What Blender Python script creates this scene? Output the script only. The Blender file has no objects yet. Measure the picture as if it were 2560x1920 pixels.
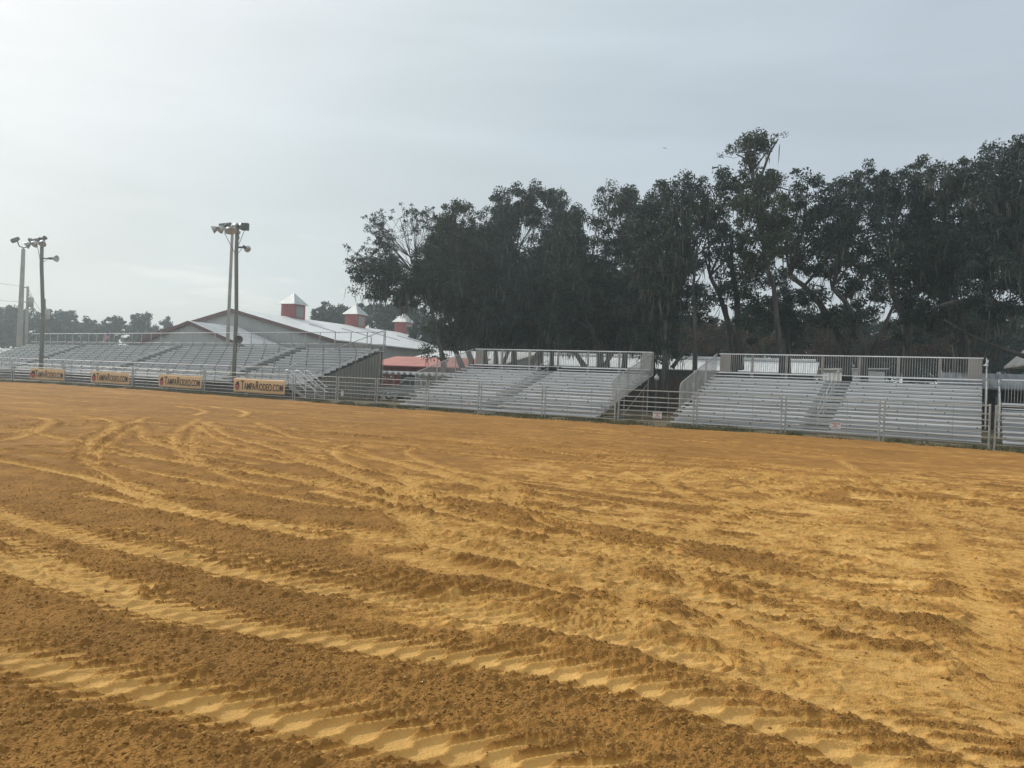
import bpy, math, random
import numpy as np
from mathutils import Vector, Matrix

# ------------------------------------------------------------------ camera
sc = bpy.context.scene
COL = sc.collection
ROLL = math.radians(2.48); CAMH = 1.6; FPX = 1923.0
cam_d = bpy.data.cameras.new('camera'); cam = bpy.data.objects.new('camera', cam_d); COL.objects.link(cam)
cr, sr = math.cos(ROLL), math.sin(ROLL)
cam.matrix_world = Matrix(((cr, -sr, 0, 0), (0, 0, -1, 0), (sr, cr, 0, CAMH), (0, 0, 0, 1)))
cam_d.sensor_width = 36; cam_d.lens = 36 * FPX / 2560; cam_d.clip_end = 6000; cam_d.clip_start = .05
sc.camera = cam

# ------------------------------------------------------------------ world, sun, exposure
SUN_AZ = math.radians(-50); SUN_EL = math.radians(36)
SUNDIR = Vector((math.sin(SUN_AZ) * math.cos(SUN_EL), math.cos(SUN_AZ) * math.cos(SUN_EL), math.sin(SUN_EL)))
w = bpy.data.worlds.new('World'); sc.world = w; w.use_nodes = True
nt = w.node_tree; nt.nodes.clear(); N = nt.nodes.new; Lk = nt.links.new
out = N('ShaderNodeOutputWorld'); bg = N('ShaderNodeBackground'); Lk(bg.outputs[0], out.inputs[0])
sky = N('ShaderNodeTexSky'); sky.sky_type = 'NISHITA'; sky.sun_disc = False
sky.sun_elevation = SUN_EL; sky.sun_rotation = SUN_AZ; sky.dust_density = 3; sky.air_density = 1.2
bg.inputs[1].default_value = 0.1
tc = N('ShaderNodeTexCoord')
dot = N('ShaderNodeVectorMath'); dot.operation = 'DOT_PRODUCT'; dot.inputs[1].default_value = SUNDIR
Lk(tc.outputs['Generated'], dot.inputs[0])
ramp = N('ShaderNodeValToRGB'); Lk(dot.outputs['Value'], ramp.inputs[0])   # cloud layer: thin and bright round the sun, greyer to the sides
e = ramp.color_ramp.elements
e[0].position = 0.0; e[0].color = (.74, .77, .80, 1)  # unseen sky behind the camera, brightened to light the bleacher fronts
e[1].position = 1.0; e[1].color = (1.0, 1.0, 1.0, 1)
for p, c in ((.2, (.56, .635, .71)), (.45, (.545, .62, .69)), (.62, (.58, .655, .71)), (.78, (.635, .71, .74)), (.88, (.76, .81, .83)), (.96, (.85, .865, .885))):
    k = e.new(p); k.color = (*c, 1)
mp = N('ShaderNodeMapping'); mp.inputs['Scale'].default_value = (1.2, 1.2, 6.0); mp.inputs['Rotation'].default_value = (0, math.radians(7), 0)
Lk(tc.outputs['Generated'], mp.inputs[0])
nz = N('ShaderNodeTexNoise'); nz.inputs['Scale'].default_value = 1.6; nz.inputs['Detail'].default_value = 6; nz.inputs['Roughness'].default_value = .5
nz.inputs['Distortion'].default_value = .4
Lk(mp.outputs[0], nz.inputs[0])
mr = N('ShaderNodeMapRange'); mr.inputs[1].default_value = .25; mr.inputs[2].default_value = .78; mr.inputs[3].default_value = 9.1; mr.inputs[4].default_value = 11.3
Lk(nz.outputs[0], mr.inputs[0])
sep = N('ShaderNodeSeparateXYZ'); Lk(tc.outputs['Generated'], sep.inputs[0])
low = N('ShaderNodeMapRange'); low.inputs[1].default_value = .0; low.inputs[2].default_value = .30; low.inputs[3].default_value = 1.0; low.inputs[4].default_value = 0.0
Lk(sep.outputs['Z'], low.inputs[0])
wm = N('ShaderNodeMix'); wm.data_type = 'RGBA'; wm.inputs['B'].default_value = (.72, .76, .72, 1)
lf = N('ShaderNodeMath'); lf.operation = 'MULTIPLY'; lf.inputs[1].default_value = .55; Lk(low.outputs[0], lf.inputs[0])
Lk(lf.outputs[0], wm.inputs['Factor']); Lk(ramp.outputs[0], wm.inputs['A'])
# cumulus low on the horizon
mp2 = N('ShaderNodeMapping'); mp2.inputs['Scale'].default_value = (5, 5, 30); Lk(tc.outputs['Generated'], mp2.inputs[0])
nz2 = N('ShaderNodeTexNoise'); nz2.inputs['Scale'].default_value = 1.3; nz2.inputs['Detail'].default_value = 5; Lk(mp2.outputs[0], nz2.inputs[0])
mr2 = N('ShaderNodeMapRange'); mr2.inputs[1].default_value = .58; mr2.inputs[2].default_value = .72; Lk(nz2.outputs[0], mr2.inputs[0])
low2 = N('ShaderNodeMapRange'); low2.inputs[1].default_value = .12; low2.inputs[2].default_value = .2; low2.inputs[3].default_value = 1; low2.inputs[4].default_value = .12
Lk(sep.outputs['Z'], low2.inputs[0])
m3 = N('ShaderNodeMath'); m3.operation = 'MULTIPLY'; Lk(mr2.outputs[0], m3.inputs[0]); Lk(low2.outputs[0], m3.inputs[1])
wm2 = N('ShaderNodeMix'); wm2.data_type = 'RGBA'; wm2.inputs['B'].default_value = (.84, .86, .82, 1)
m4 = N('ShaderNodeMath'); m4.operation = 'MULTIPLY'; m4.inputs[1].default_value = .6; Lk(m3.outputs[0], m4.inputs[0])
Lk(m4.outputs[0], wm2.inputs['Factor']); Lk(wm.outputs['Result'], wm2.inputs['A'])
mul = N('ShaderNodeVectorMath'); mul.operation = 'SCALE'; Lk(wm2.outputs['Result'], mul.inputs[0]); Lk(mr.outputs[0], mul.inputs['Scale'])
fin = N('ShaderNodeMix'); fin.data_type = 'RGBA'; fin.inputs['Factor'].default_value = .9
Lk(sky.outputs[0], fin.inputs['A']); Lk(mul.outputs[0], fin.inputs['B'])
Lk(fin.outputs['Result'], bg.inputs[0])
sun_d = bpy.data.lights.new('sun', 'SUN'); sun = bpy.data.objects.new('sun', sun_d); COL.objects.link(sun)
sun_d.energy = 2.5; sun_d.angle = math.radians(5); sun_d.color = (1, .95, .86)
sun.rotation_euler = SUNDIR.to_track_quat('Z', 'Y').to_euler()
vs = sc.view_settings; vs.view_transform = 'Standard'; vs.look = 'None'; vs.exposure = 0.0; vs.gamma = 1
sc.cycles.use_denoising = True
sc.cycles.max_bounces = 6; sc.cycles.diffuse_bounces = 3; sc.cycles.transparent_max_bounces = 8; sc.cycles.volume_bounces = 0

# ------------------------------------------------------------------ helpers
def ray(px, py):
    a = (px - 1280) / FPX; b = -(py - 960) / FPX
    return a * cr - b * sr, a * sr + b * cr          # X/Y and Z/Y
def P(px, py, Y):
    u, v = ray(px, py); return Vector((u * Y, Y, CAMH + v * Y))
def G(px, py):
    u, v = ray(px, py); Y = -CAMH / v; return (u * Y, Y)

def tag(o, label=None, cat=None, group=None, kind=None):
    if label: o['label'] = label
    if cat: o['category'] = cat
    if group: o['group'] = group
    if kind: o['kind'] = kind
    return o
def thing(name, label, cat, loc=(0, 0, 0), rz=0, group=None):
    o = bpy.data.objects.new(name, None); COL.objects.link(o); o.location = loc; o.rotation_euler = (0, 0, rz)
    o.empty_display_size = .3
    return tag(o, label, cat, group)

class MB:
    def __init__(s): s.v = []; s.f = []
    def add(s, vs_, fs):
        n = len(s.v); s.v += [tuple(q) for q in vs_]; s.f += [tuple(n + i for i in q) for q in fs]; return s
    def box(s, a, b):
        x0, y0, z0 = a; x1, y1, z1 = b
        return s.add([(x0, y0, z0), (x1, y0, z0), (x1, y1, z0), (x0, y1, z0), (x0, y0, z1), (x1, y0, z1), (x1, y1, z1), (x0, y1, z1)],
                     [(0, 3, 2, 1), (4, 5, 6, 7), (0, 1, 5, 4), (1, 2, 6, 5), (2, 3, 7, 6), (3, 0, 4, 7)])
    def obox(s, c, ax, ay, az):
        c, ax, ay, az = map(Vector, (c, ax, ay, az))
        vs_ = [c + i * ax + j * ay + k * az for k in (-.5, .5) for i, j in ((-.5, -.5), (.5, -.5), (.5, .5), (-.5, .5))]
        return s.add(vs_, [(0, 3, 2, 1), (4, 5, 6, 7), (0, 1, 5, 4), (1, 2, 6, 5), (2, 3, 7, 6), (3, 0, 4, 7)])
    def tube(s, pts, rad, n=6, cap=True):
        pts = [Vector(q) for q in pts]
        if not hasattr(rad, '__len__'): rad = [rad] * len(pts)
        base = len(s.v); prev = None
        for i, q in enumerate(pts):
            d = (pts[min(i + 1, len(pts) - 1)] - pts[max(i - 1, 0)])
            if d.length < 1e-9: d = Vector((0, 0, 1))
            d.normalize()
            if prev is None:
                a = d.cross(Vector((0, 0, 1)));
                if a.length < .01: a = d.cross(Vector((1, 0, 0)))
            else: a = prev - d * prev.dot(d)
            a.normalize(); b = d.cross(a); prev = a
            for k in range(n):
                t = 2 * math.pi * (k + .5) / n; s.v.append(tuple(q + (a * math.cos(t) + b * math.sin(t)) * rad[i]))
        for i in range(len(pts) - 1):
            for k in range(n):
                k2 = (k + 1) % n; o = base + i * n
                s.f.append((o + k, o + k2, o + n + k2, o + n + k))
        if cap:
            s.f.append(tuple(base + k for k in range(n))[::-1]); s.f.append(tuple(base + (len(pts) - 1) * n + k for k in range(n)))
        return s
    def prism(s, poly, ext):       # poly of 3D points, extruded by vector
        n = len(poly); ext = Vector(ext); p0 = [Vector(q) for q in poly]
        return s.add(p0 + [q + ext for q in p0], [tuple(range(n))[::-1], tuple(range(n, 2 * n))] + [(i, (i + 1) % n, n + (i + 1) % n, n + i) for i in range(n)])
    def build(s, name, mat, parent=None, smooth=False):
        me = bpy.data.meshes.new(name); me.from_pydata(s.v, [], s.f); me.update()
        if mat: me.materials.append(mat)
        if smooth: me.shade_smooth()
        o = bpy.data.objects.new(name, me); COL.objects.link(o)
        if parent: o.parent = parent
        return o

def many(boxes, one, rest, m, parent, cap=100):
    for b in boxes[:cap]: MB().box(*b).build(one, m, parent)
    if boxes[cap:]:
        r = MB()
        for b in boxes[cap:]: r.box(*b)
        r.build(rest, m, parent)['kind'] = 'stuff'

def npmesh(name, V, F, mat, parent=None, smooth=False):
    V = np.asarray(V, np.float32); F = np.asarray(F, np.int32); k = F.shape[1]
    me = bpy.data.meshes.new(name); me.vertices.add(len(V)); me.vertices.foreach_set('co', V.ravel())
    me.loops.add(F.size); me.loops.foreach_set('vertex_index', F.ravel())
    me.polygons.add(len(F)); me.polygons.foreach_set('loop_start', np.arange(len(F), dtype=np.int32) * k)
    me.update(calc_edges=True)
    if smooth: me.shade_smooth()
    me.materials.append(mat)
    o = bpy.data.objects.new(name, me); COL.objects.link(o)
    if parent: o.parent = parent
    return o

def mat(name, col, rough=.6, metal=0, col2=None, scale=3, bump=0, bscale=30, stretch=(1, 1, 1), spec=None, contrast=(.35, .65), detail=5):
    m = bpy.data.materials.new(name); m.use_nodes = True; t = m.node_tree; b = t.nodes['Principled BSDF']
    b.inputs['Base Color'].default_value = (*col, 1); b.inputs['Roughness'].default_value = rough; b.inputs['Metallic'].default_value = metal
    if spec is not None: b.inputs['Specular IOR Level'].default_value = spec
    tcn = t.nodes.new('ShaderNodeTexCoord'); mpn = t.nodes.new('ShaderNodeMapping'); mpn.inputs['Scale'].default_value = stretch
    t.links.new(tcn.outputs['Object'], mpn.inputs[0])
    if col2:
        n = t.nodes.new('ShaderNodeTexNoise'); n.inputs['Scale'].default_value = scale; n.inputs['Detail'].default_value = detail
        t.links.new(mpn.outputs[0], n.inputs[0])
        r = t.nodes.new('ShaderNodeValToRGB'); r.color_ramp.elements[0].position = contrast[0]; r.color_ramp.elements[1].position = contrast[1]
        r.color_ramp.elements[0].color = (*col, 1); r.color_ramp.elements[1].color = (*col2, 1)
        t.links.new(n.outputs[0], r.inputs[0]); t.links.new(r.outputs[0], b.inputs['Base Color'])
    if bump:
        n = t.nodes.new('ShaderNodeTexNoise'); n.inputs['Scale'].default_value = bscale; n.inputs['Detail'].default_value = 4
        t.links.new(mpn.outputs[0], n.inputs[0]); bn = t.nodes.new('ShaderNodeBump'); bn.inputs['Strength'].default_value = bump; bn.inputs['Distance'].default_value = .02
        t.links.new(n.outputs[0], bn.inputs['Height']); t.links.new(bn.outputs[0], b.inputs['Normal'])
    return m

def ribbed(name, col, col2, axis, pitch, rough=.45, metal=0, strength=.6):
    """sheet metal with ribs: wave bump plus weathering"""
    m = mat(name, col, rough, metal, col2, scale=.6, stretch=(1, 1, 1)); t = m.node_tree; b = t.nodes['Principled BSDF']
    tcn = t.nodes.new('ShaderNodeTexCoord'); wv = t.nodes.new('ShaderNodeTexWave'); wv.bands_direction = axis
    wv.inputs['Scale'].default_value = 2 * math.pi / (20 * pitch) * 1.0
    t.links.new(tcn.outputs['Object'], wv.inputs[0])
    bn = t.nodes.new('ShaderNodeBump'); bn.inputs['Strength'].default_value = strength; bn.inputs['Distance'].default_value = .05
    t.links.new(wv.outputs['Fac'], bn.inputs['Height']); t.links.new(bn.outputs[0], b.inputs['Normal'])
    return m

M = dict(
    alu=mat('aluminium', (.70, .705, .70), .4, .1, (.90, .90, .90), scale=1.3, stretch=(.5, 4, 4), contrast=(.3, .6), detail=8),
    riser=mat('riser sheet', (.38, .385, .385), .5, .05, (.58, .58, .58), scale=1.2, stretch=(.3, 4, 4)),  # mid grey: shade from the seats above put into the colour
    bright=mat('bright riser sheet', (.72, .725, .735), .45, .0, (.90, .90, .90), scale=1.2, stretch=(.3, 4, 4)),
    shade=mat('shade tinted seat plank', (.22, .225, .22), .5, .3, (.30, .30, .30), scale=1.5, stretch=(.3, 4, 4)),  # shade of the backlit plank fronts and undersides put into the colour
    alu_old=mat('weathered aluminium', (.34, .345, .34), .5, .35, (.50, .51, .50), scale=1.5, stretch=(.3, 4, 4)),
    step=mat('dark step plank', (.20, .20, .19), .65, .1, (.30, .30, .28), scale=2),
    galv=mat('galvanised steel', (.36, .36, .345), .5, .25, (.52, .52, .50), scale=2.2),
    rust=mat('dusty galvanised steel', (.40, .35, .27), .6, .15, (.27, .24, .2), scale=2),
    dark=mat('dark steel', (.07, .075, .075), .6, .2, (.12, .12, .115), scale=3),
    beige=mat('beige painted steel', (.33, .29, .26), .6, 0, (.40, .36, .33), scale=1),
    wood=mat('weathered pole wood', (.16, .16, .14), .85, 0, (.23, .23, .20), scale=2.5, stretch=(4, 4, .4), bump=.5, bscale=20),
    conc=mat('pole concrete', (.34, .33, .29), .85, 0, (.44, .42, .38), scale=1.3, bump=.2),
    bark=mat('oak bark', (.05, .048, .042), .95, 0, (.12, .118, .105), scale=1.6, stretch=(3, 3, .6), bump=.9, bscale=9),
    leaf=mat('oak leaves', (.013, .032, .020), .6, 0, (.045, .085, .048), scale=.55, spec=.25, contrast=(.4, .6)),
    leaf2=mat('olive oak leaves', (.024, .037, .018), .6, 0, (.075, .098, .050), scale=.5, spec=.25, contrast=(.4, .62)),
    leaf3=mat('grey green oak leaves', (.016, .034, .027), .6, 0, (.052, .085, .060), scale=.6, spec=.25, contrast=(.4, .6)),
    leafb=mat('brown green leaves', (.05, .04, .018), .7, 0, (.10, .055, .022), scale=.5, spec=.2),
    twig=mat('bare twigs', (.10, .09, .07), .9, 0, (.15, .135, .11), scale=2),
    moss=mat('hanging moss', (.085, .09, .068), .95, 0, (.16, .16, .125), scale=1.3, spec=.1),
    white=mat('white paint', (.70, .71, .70), .5, 0, (.80, .80, .79), scale=2),
    whiteroof=ribbed('white metal roof', (.66, .68, .67), (.76, .77, .76), 'X', .6),
    cuproof=ribbed('dull metal roof', (.40, .45, .44), (.52, .56, .55), 'X', .25, strength=1.0),
    annexroof=ribbed('annex metal roof', (.34, .36, .36), (.44, .46, .46), 'X', .6),
    wall=ribbed('grey ribbed wall', (.46, .47, .46), (.52, .53, .52), 'X', .30, strength=1.0),
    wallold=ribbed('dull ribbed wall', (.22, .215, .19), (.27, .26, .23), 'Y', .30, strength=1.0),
    trim=mat('brown red trim', (.13, .065, .058), .5, 0, (.16, .085, .075), scale=2),
    red=ribbed('red siding', (.27, .06, .055), (.33, .085, .075), 'X', .3, strength=.8),
    redroof=ribbed('faded red roof', (.52, .15, .11), (.60, .22, .15), 'X', .45, strength=.7),
    greyroof=ribbed('grey ribbed roof', (.16, .165, .165), (.23, .235, .235), 'X', .5, strength=1.0),
    glass=mat('dark glass', (.02, .025, .025), .08, 0),
    rubber=mat('rubber', (.02, .02, .02), .8),
    brownwood=mat('brown boards', (.10, .07, .045), .8, 0, (.16, .115, .075), scale=3, stretch=(4, 4, .5)),
    lampdish=mat('spun aluminium dish', (.36, .38, .38), .45, .4, (.48, .50, .50), scale=3),
    banner=mat('orange banner vinyl', (.80, .52, .27), .6, 0, (.84, .60, .33), scale=1.4),
    ink=mat('dark brown ink', (.035, .02, .015), .6),
    cream=mat('cream ink', (.85, .68, .42), .6),
    pink=mat('pink red ink', (.50, .09, .09), .6),
    signred=mat('red print', (.55, .28, .26), .6),
    olive=mat('olive ink', (.20, .16, .05), .6),
    globe=mat('globe glass', (.62, .63, .60), .3),
)

# ------------------------------------------------------------------ haze
# (built last, it only needs the extent)

# ------------------------------------------------------------------ fence line
POSTS = [(-46.2, 63.2), (-41.47, 63.9), (-36.87, 63.3), (-33.0, 61.2), (-29.06, 58.9), (-25.35, 56.6), (-21.64, 54.1), (-17.7, 51.4), (-13.75, 48.6), (-10.54, 46.5),
         (-7.78, 44.2), (-4.59, 42.0), (-1.63, 39.75), (1.59, 37.7), (4.94, 36.0), (8.22, 34.3), (11.45, 32.3), (14.42, 29.9), (17.22, 27.5), (20.2, 25.3)]
FH = 1.60
def fence_y(x):
    xs = np.array([p[0] for p in POSTS]); ys = np.array([p[1] for p in POSTS])
    y = np.interp(x, xs, ys)
    y = np.where(x < xs[0], ys[0] - (xs[0] - x) * .5, y)
    return np.where(x > xs[-1], ys[-1] - (x - xs[-1]) * .72, y)

# ------------------------------------------------------------------ ground
def h32(a, b, seed):
    with np.errstate(over='ignore'):
        h = a.astype(np.uint32) * np.uint32(374761393) + b.astype(np.uint32) * np.uint32(668265263) + np.uint32(seed * 974711 + 12345)
        h = (h ^ (h >> np.uint32(13))) * np.uint32(1274126177); h = h ^ (h >> np.uint32(16))
    return h.astype(np.float32) / np.float32(4294967295)
def vn(x, y, seed):
    xi = np.floor(x).astype(np.int64); yi = np.floor(y).astype(np.int64)
    fx = (x - xi).astype(np.float32); fy = (y - yi).astype(np.float32)
    fx = fx * fx * (3 - 2 * fx); fy = fy * fy * (3 - 2 * fy)
    a = h32(xi, yi, seed); b = h32(xi + 1, yi, seed); c = h32(xi, yi + 1, seed); d = h32(xi + 1, yi + 1, seed)
    return (a + (b - a) * fx) * (1 - fy) + (c + (d - c) * fx) * fy - .5
def fbm(x, y, f, octs, seed, gain=.5):
    r = 0; amp = 1
    for i in range(octs):
        ca, sa = math.cos(i * 1.1 + seed), math.sin(i * 1.1 + seed)
        r = r + amp * vn((x * ca - y * sa) * f, (x * sa + y * ca) * f, seed * 17 + i); f *= 2.03; amp *= gain
    return r
def sst(a, b, x):
    t = np.clip((x - a) / (b - a), 0, 1); return t * t * (3 - 2 * t)

TRACKS = [  # worn wheel tracks, far ones first (points on the ground)
    ([(0, 1036), (116, 1050), (87, 1080), (0, 1103)], .40), ([(139, 1056), (75, 1074), (0, 1085)], .35),
    ([(440, 1015), (509, 1027), (480, 1040)], .5), ([(579, 1036), (984, 1033)], .4), ([(1280, 1062), (1700, 1100), (2100, 1140)], .35),
    ([(700, 1190), (1000, 1260), (1300, 1330), (1700, 1430), (2100, 1540), (2620, 1700)], .36, .5), ([(800, 1230), (1100, 1320), (1500, 1440), (1900, 1560), (2300, 1700), (2620, 1840)], .42, .5),
    ([(1000, 1230), (1400, 1290), (1900, 1370), (2620, 1495)], .36, .5), ([(1000, 1390), (1280, 1455), (1600, 1535), (2000, 1655), (2450, 1815)], .34, .5), ([(1100, 1180), (1500, 1230), (2000, 1300), (2620, 1395)], .34, .5),
    ([(1300, 1180), (1800, 1243), (2620, 1345)], .34, .5), ([(1150, 1515), (1500, 1600), (1900, 1705), (2300, 1835), (2600, 1965)], .36, .5), ([(1500, 1150), (2000, 1203), (2620, 1272)], .3, .5), ([(1400, 1350), (1800, 1422), (2200, 1505), (2660, 1625)], .36, .5),
    ([(2300, 1180), (1900, 1260), (1700, 1350), (1750, 1500), (1950, 1700)], .36, .5), ([(2100, 1150), (2330, 1300), (2450, 1500), (2500, 1750)], .34, .5), ([(1250, 1240), (1450, 1330), (1560, 1450), (1560, 1620)], .3, .5),
    ([(0, 1068), (150, 1062), (400, 1066)], .3), ([(640, 1048), (900, 1070), (1280, 1098), (1700, 1128)], .3), ([(150, 1090), (330, 1098), (560, 1120), (800, 1142)], .28), ([(0, 1130), (200, 1150), (430, 1192), (600, 1225)], .3), ([(1500, 1195), (1900, 1230), (2300, 1275), (2620, 1310)], .34), ([(1130, 1240), (1400, 1290), (1700, 1345), (2100, 1400)], .36), ([(1180, 1340), (1500, 1385), (1900, 1450), (2300, 1530)], .36),
    ([(203, 1056), (405, 1059), (579, 1074), (810, 1088), (1042, 1103), (1280, 1126), (1600, 1150), (1960, 1180), (2620, 1245)], .42),
    ([(521, 1062), (700, 1092), (900, 1112), (1280, 1145), (1700, 1170)], .38),
    ([(1280, 1125), (1511, 1148), (1743, 1160), (2090, 1200), (2620, 1252)], .35),
    ([(1731, 1186), (1917, 1206), (2148, 1235), (2620, 1290)], .4),
    ([(509, 1056), (538, 1074), (579, 1097), (666, 1114), (752, 1149), (868, 1184), (984, 1224), (1100, 1250)], .4),
    ([(347, 1068), (359, 1097), (417, 1120), (498, 1137), (640, 1160)], .38),
    ([(93, 1085), (231, 1114), (347, 1137), (492, 1166), (637, 1184), (860, 1215)], .36),
    ([(87, 1120), (243, 1131), (463, 1160), (694, 1195), (926, 1224), (1100, 1270)], .4),
    ([(365, 1045), (278, 1074), (231, 1103), (220, 1131), (214, 1160), (249, 1178), (301, 1207), (376, 1230), (492, 1247)], .34),
    ([(347, 1062), (300, 1090), (255, 1125), (245, 1166)], .3),
    ([(394, 1097), (521, 1114), (666, 1137), (810, 1172), (955, 1224), (1100, 1262), (1280, 1300)], .36),
    ([(868, 1114), (833, 1126), (851, 1149), (926, 1178), (1020, 1200), (1013, 1230), (978, 1247), (995, 1282), (1036, 1328), (1100, 1363), (1280, 1409), (1500, 1450)], .38),
    ([(1743, 1169), (1662, 1189), (1662, 1212), (1702, 1235), (1772, 1258), (1900, 1300)], .36),
    ([(-30, 1150), (0, 1155), (231, 1201), (405, 1259), (579, 1302), (868, 1332), (1280, 1403), (1500, 1440), (1800, 1500), (2200, 1590)], .42),
    ([(214, 1236), (405, 1276), (600, 1312), (800, 1345)], .34),
    ([(-40, 1265), (29, 1295), (289, 1364), (579, 1427), (868, 1482), (1280, 1555), (1500, 1590), (1750, 1650)], .40),
    ([(300, 1325), (579, 1390), (868, 1440), (1280, 1500), (1600, 1560)], .22),
    ([(-50, 1385), (0, 1405), (150, 1450), (289, 1495), (579, 1560), (868, 1605), (1100, 1640), (1280, 1660), (1500, 1700), (1750, 1760), (2000, 1840), (2300, 1950)], .50),
    ([(-80, 1622), (0, 1640), (289, 1715), (579, 1775), (868, 1830), (1160, 1885), (1400, 1935), (1700, 2030)], .52),
    ([(-80, 1370), (0, 1350), (60, 1375), (180, 1425), (320, 1475)], .3),
]
def catmull(pts, step):
    pts = [np.array(p) for p in pts]; pts = [2 * pts[0] - pts[1]] + pts + [2 * pts[-1] - pts[-2]]; o = []
    for i in range(1, len(pts) - 2):
        p0, p1, p2, p3 = pts[i - 1:i + 3]; n = max(2, int(np.linalg.norm(p2 - p1) / step))
        for k in range(n):
            t = k / n; o.append(.5 * ((2 * p1) + (-p0 + p2) * t + (2 * p0 - 5 * p1 + 4 * p2 - p3) * t * t + (-p0 + 3 * p1 - 3 * p2 + p3) * t ** 3))
    o.append(pts[-2]); return np.array(o)

def ground_fields(X, Y):
    n = len(X); D = np.hypot(X, Y)
    near = D < 16
    H = (fbm(X, Y, .25, 2, 1) * .05 + fbm(X, Y, 1.3, 3, 2) * .015).astype(np.float32)
    fine = np.zeros(n, np.float32)
    xn, yn = X[near], Y[near]
    wn = 1 - sst(11, 16, D[near])
    fine[near] = (fbm(xn, yn, 8, 2, 3) * .014 + np.maximum(fbm(xn, yn, 36, 2, 4, .7), -.25) * .026) * wn
    far = ~near
    fine[far] += fbm(X[far], Y[far], 3.5, 3, 5) * .022
    pack = .10 + .18 * fbm(X, Y, .6, 3, 6) + .22 * fbm(X, Y, 2.6, 4, 7, .7)
    # broad trampled ground to the right
    ta = X * .95 - Y * .31; tb = X * .31 + Y * .95
    reg = sst(0, .5, Y - (4.30 - .36 * X) + .5 * fbm(X, Y, 1.2, 3, 9)) * sst(-.9, .5, X + .55 + .17 * (Y - 5) + 1.3 * fbm(ta * .4, tb, .8, 3, 8)) * (1 - sst(12, 21, Y - .25 * X + 3 * fbm(X, Y, .3, 2, 12)))
    clump = sst(-.07, .09, fbm(ta * .42, tb, 1.5, 5, 10, .62) + .125)
    rp = reg * clump
    rip = fbm(ta * .8, tb, 6.5, 3, 11, .6); rip2 = fbm(X * .9, Y, 14, 2, 13)
    rg = 1 - np.minimum(np.abs(rip) * 6, 1); rg2 = 1 - np.minimum(np.abs(rip2) * 5, 1)
    pits = sst(.0, .3, rip)
    pack = np.maximum(pack, rp * (.68 - .26 * pits - .28 * rg2 + .60 * fbm(ta * .8, tb, 3.2, 5, 19, .72)))
    H += reg * clump * (rg * .011 + rg2 * .007 - pits * .009 - .010) + reg * (1 - clump) * .014
    fine *= 1 - .72 * rp
    # extra streaks far off
    st = fbm(X * .18 + Y * .1, Y * .8 + X * .5, 1.2, 3, 14)
    pack += sst(.05, .3, st) * .16 * sst(12, 22, D) + sst(.02, .3, fbm(X, Y, 5, 3, 15)) * .16 * sst(5, 12, D)
    lst = []
    for tr_ in TRACKS:
        C = catmull([G(*q) for q in tr_[0]], .22); md = np.median(C[:, 1]); lst.append((C, tr_[1], tr_[2] if len(tr_) > 2 else 1.0, md))
        if len(tr_) == 2 and md > 8.5 and len(C) > 12:      # the other wheel of the same tractor
            d = np.gradient(C, axis=0); nn = np.stack([-d[:, 1], d[:, 0]], 1) / (np.linalg.norm(d, axis=1)[:, None] + 1e-9)
            lst.append((C + nn * 1.55, tr_[1] * .9, .8, md))
    for ti, (C, wd, stg, md) in enumerate(lst):
        hw = wd / 2 * (.76 if md < 10 else .62); mg = hw + .42
        m = (X > C[:, 0].min() - mg) & (X < C[:, 0].max() + mg) & (Y > C[:, 1].min() - mg) & (Y < C[:, 1].max() + mg)
        idx = np.nonzero(m)[0]
        if not len(idx): continue
        x = X[idx]; y = Y[idx]; bd = np.full(len(idx), 9e9, np.float32); bt = np.zeros(len(idx), np.float32); bs = np.zeros(len(idx), np.float32)
        s0 = 0.
        for i in range(len(C) - 1):
            a, b = C[i], C[i + 1]; dx, dy = b - a; L = math.hypot(dx, dy)
            if L < 1e-6: continue
            q = (x > min(a[0], b[0]) - mg) & (x < max(a[0], b[0]) + mg) & (y > min(a[1], b[1]) - mg) & (y < max(a[1], b[1]) + mg)
            j = np.nonzero(q)[0]
            if len(j):
                rx = x[j] - a[0]; ry = y[j] - a[1]; t = np.clip((rx * dx + ry * dy) / L / L, 0, 1)
                ex = rx - t * dx; ey = ry - t * dy; d2 = ex * ex + ey * ey
                k = d2 < bd[j]; jj = j[k]
                bd[jj] = d2[k]; bt[jj] = np.sign(dx * ry - dy * rx)[k] * np.sqrt(d2[k]); bs[jj] = s0 + t[k] * L
            s0 += L
        k = bd < mg * mg; idx = idx[k]; t = bt[k]; s = bs[k]; x = x[k]; y = y[k]
        wob = fbm(x, y, 2.2, 3, 40 + ti) * .13
        at = np.abs(t); sp = .158 + .008 * (ti % 3)
        ph = (s - 1.05 * t + .30 * sp * np.tanh(t / .035) + .10 * wob) / sp; fr = ph - np.floor(ph)
        fr2 = np.where(fr > .5, 1 - (1 - fr) * 1.0, fr)
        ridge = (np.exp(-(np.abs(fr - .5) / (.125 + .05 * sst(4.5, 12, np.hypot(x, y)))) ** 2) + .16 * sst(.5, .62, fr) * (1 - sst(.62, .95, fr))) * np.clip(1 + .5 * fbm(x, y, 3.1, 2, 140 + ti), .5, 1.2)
        tooth = .10 * np.cos(2 * np.pi * (fr - .5))            # ragged edge where the lugs reach out
        wgt = 1 - sst(hw - .035, hw + .035, at + wob * .55 - tooth)
        dd = np.hypot(x, y)
        fade = 1 - sst(24, 45, dd); far_ = sst(9, 22, dd)
        Hn = (-.028 + ridge * (.030 * (.55 + .45 * fade))) * stg + fine[idx] * .08 + .004 * fbm(x, y, 11, 2, 150 + ti)
        H[idx] = H[idx] * (1 - wgt) + (H[idx] * .35 + Hn) * wgt
        fine[idx] *= 1 - wgt
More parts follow.
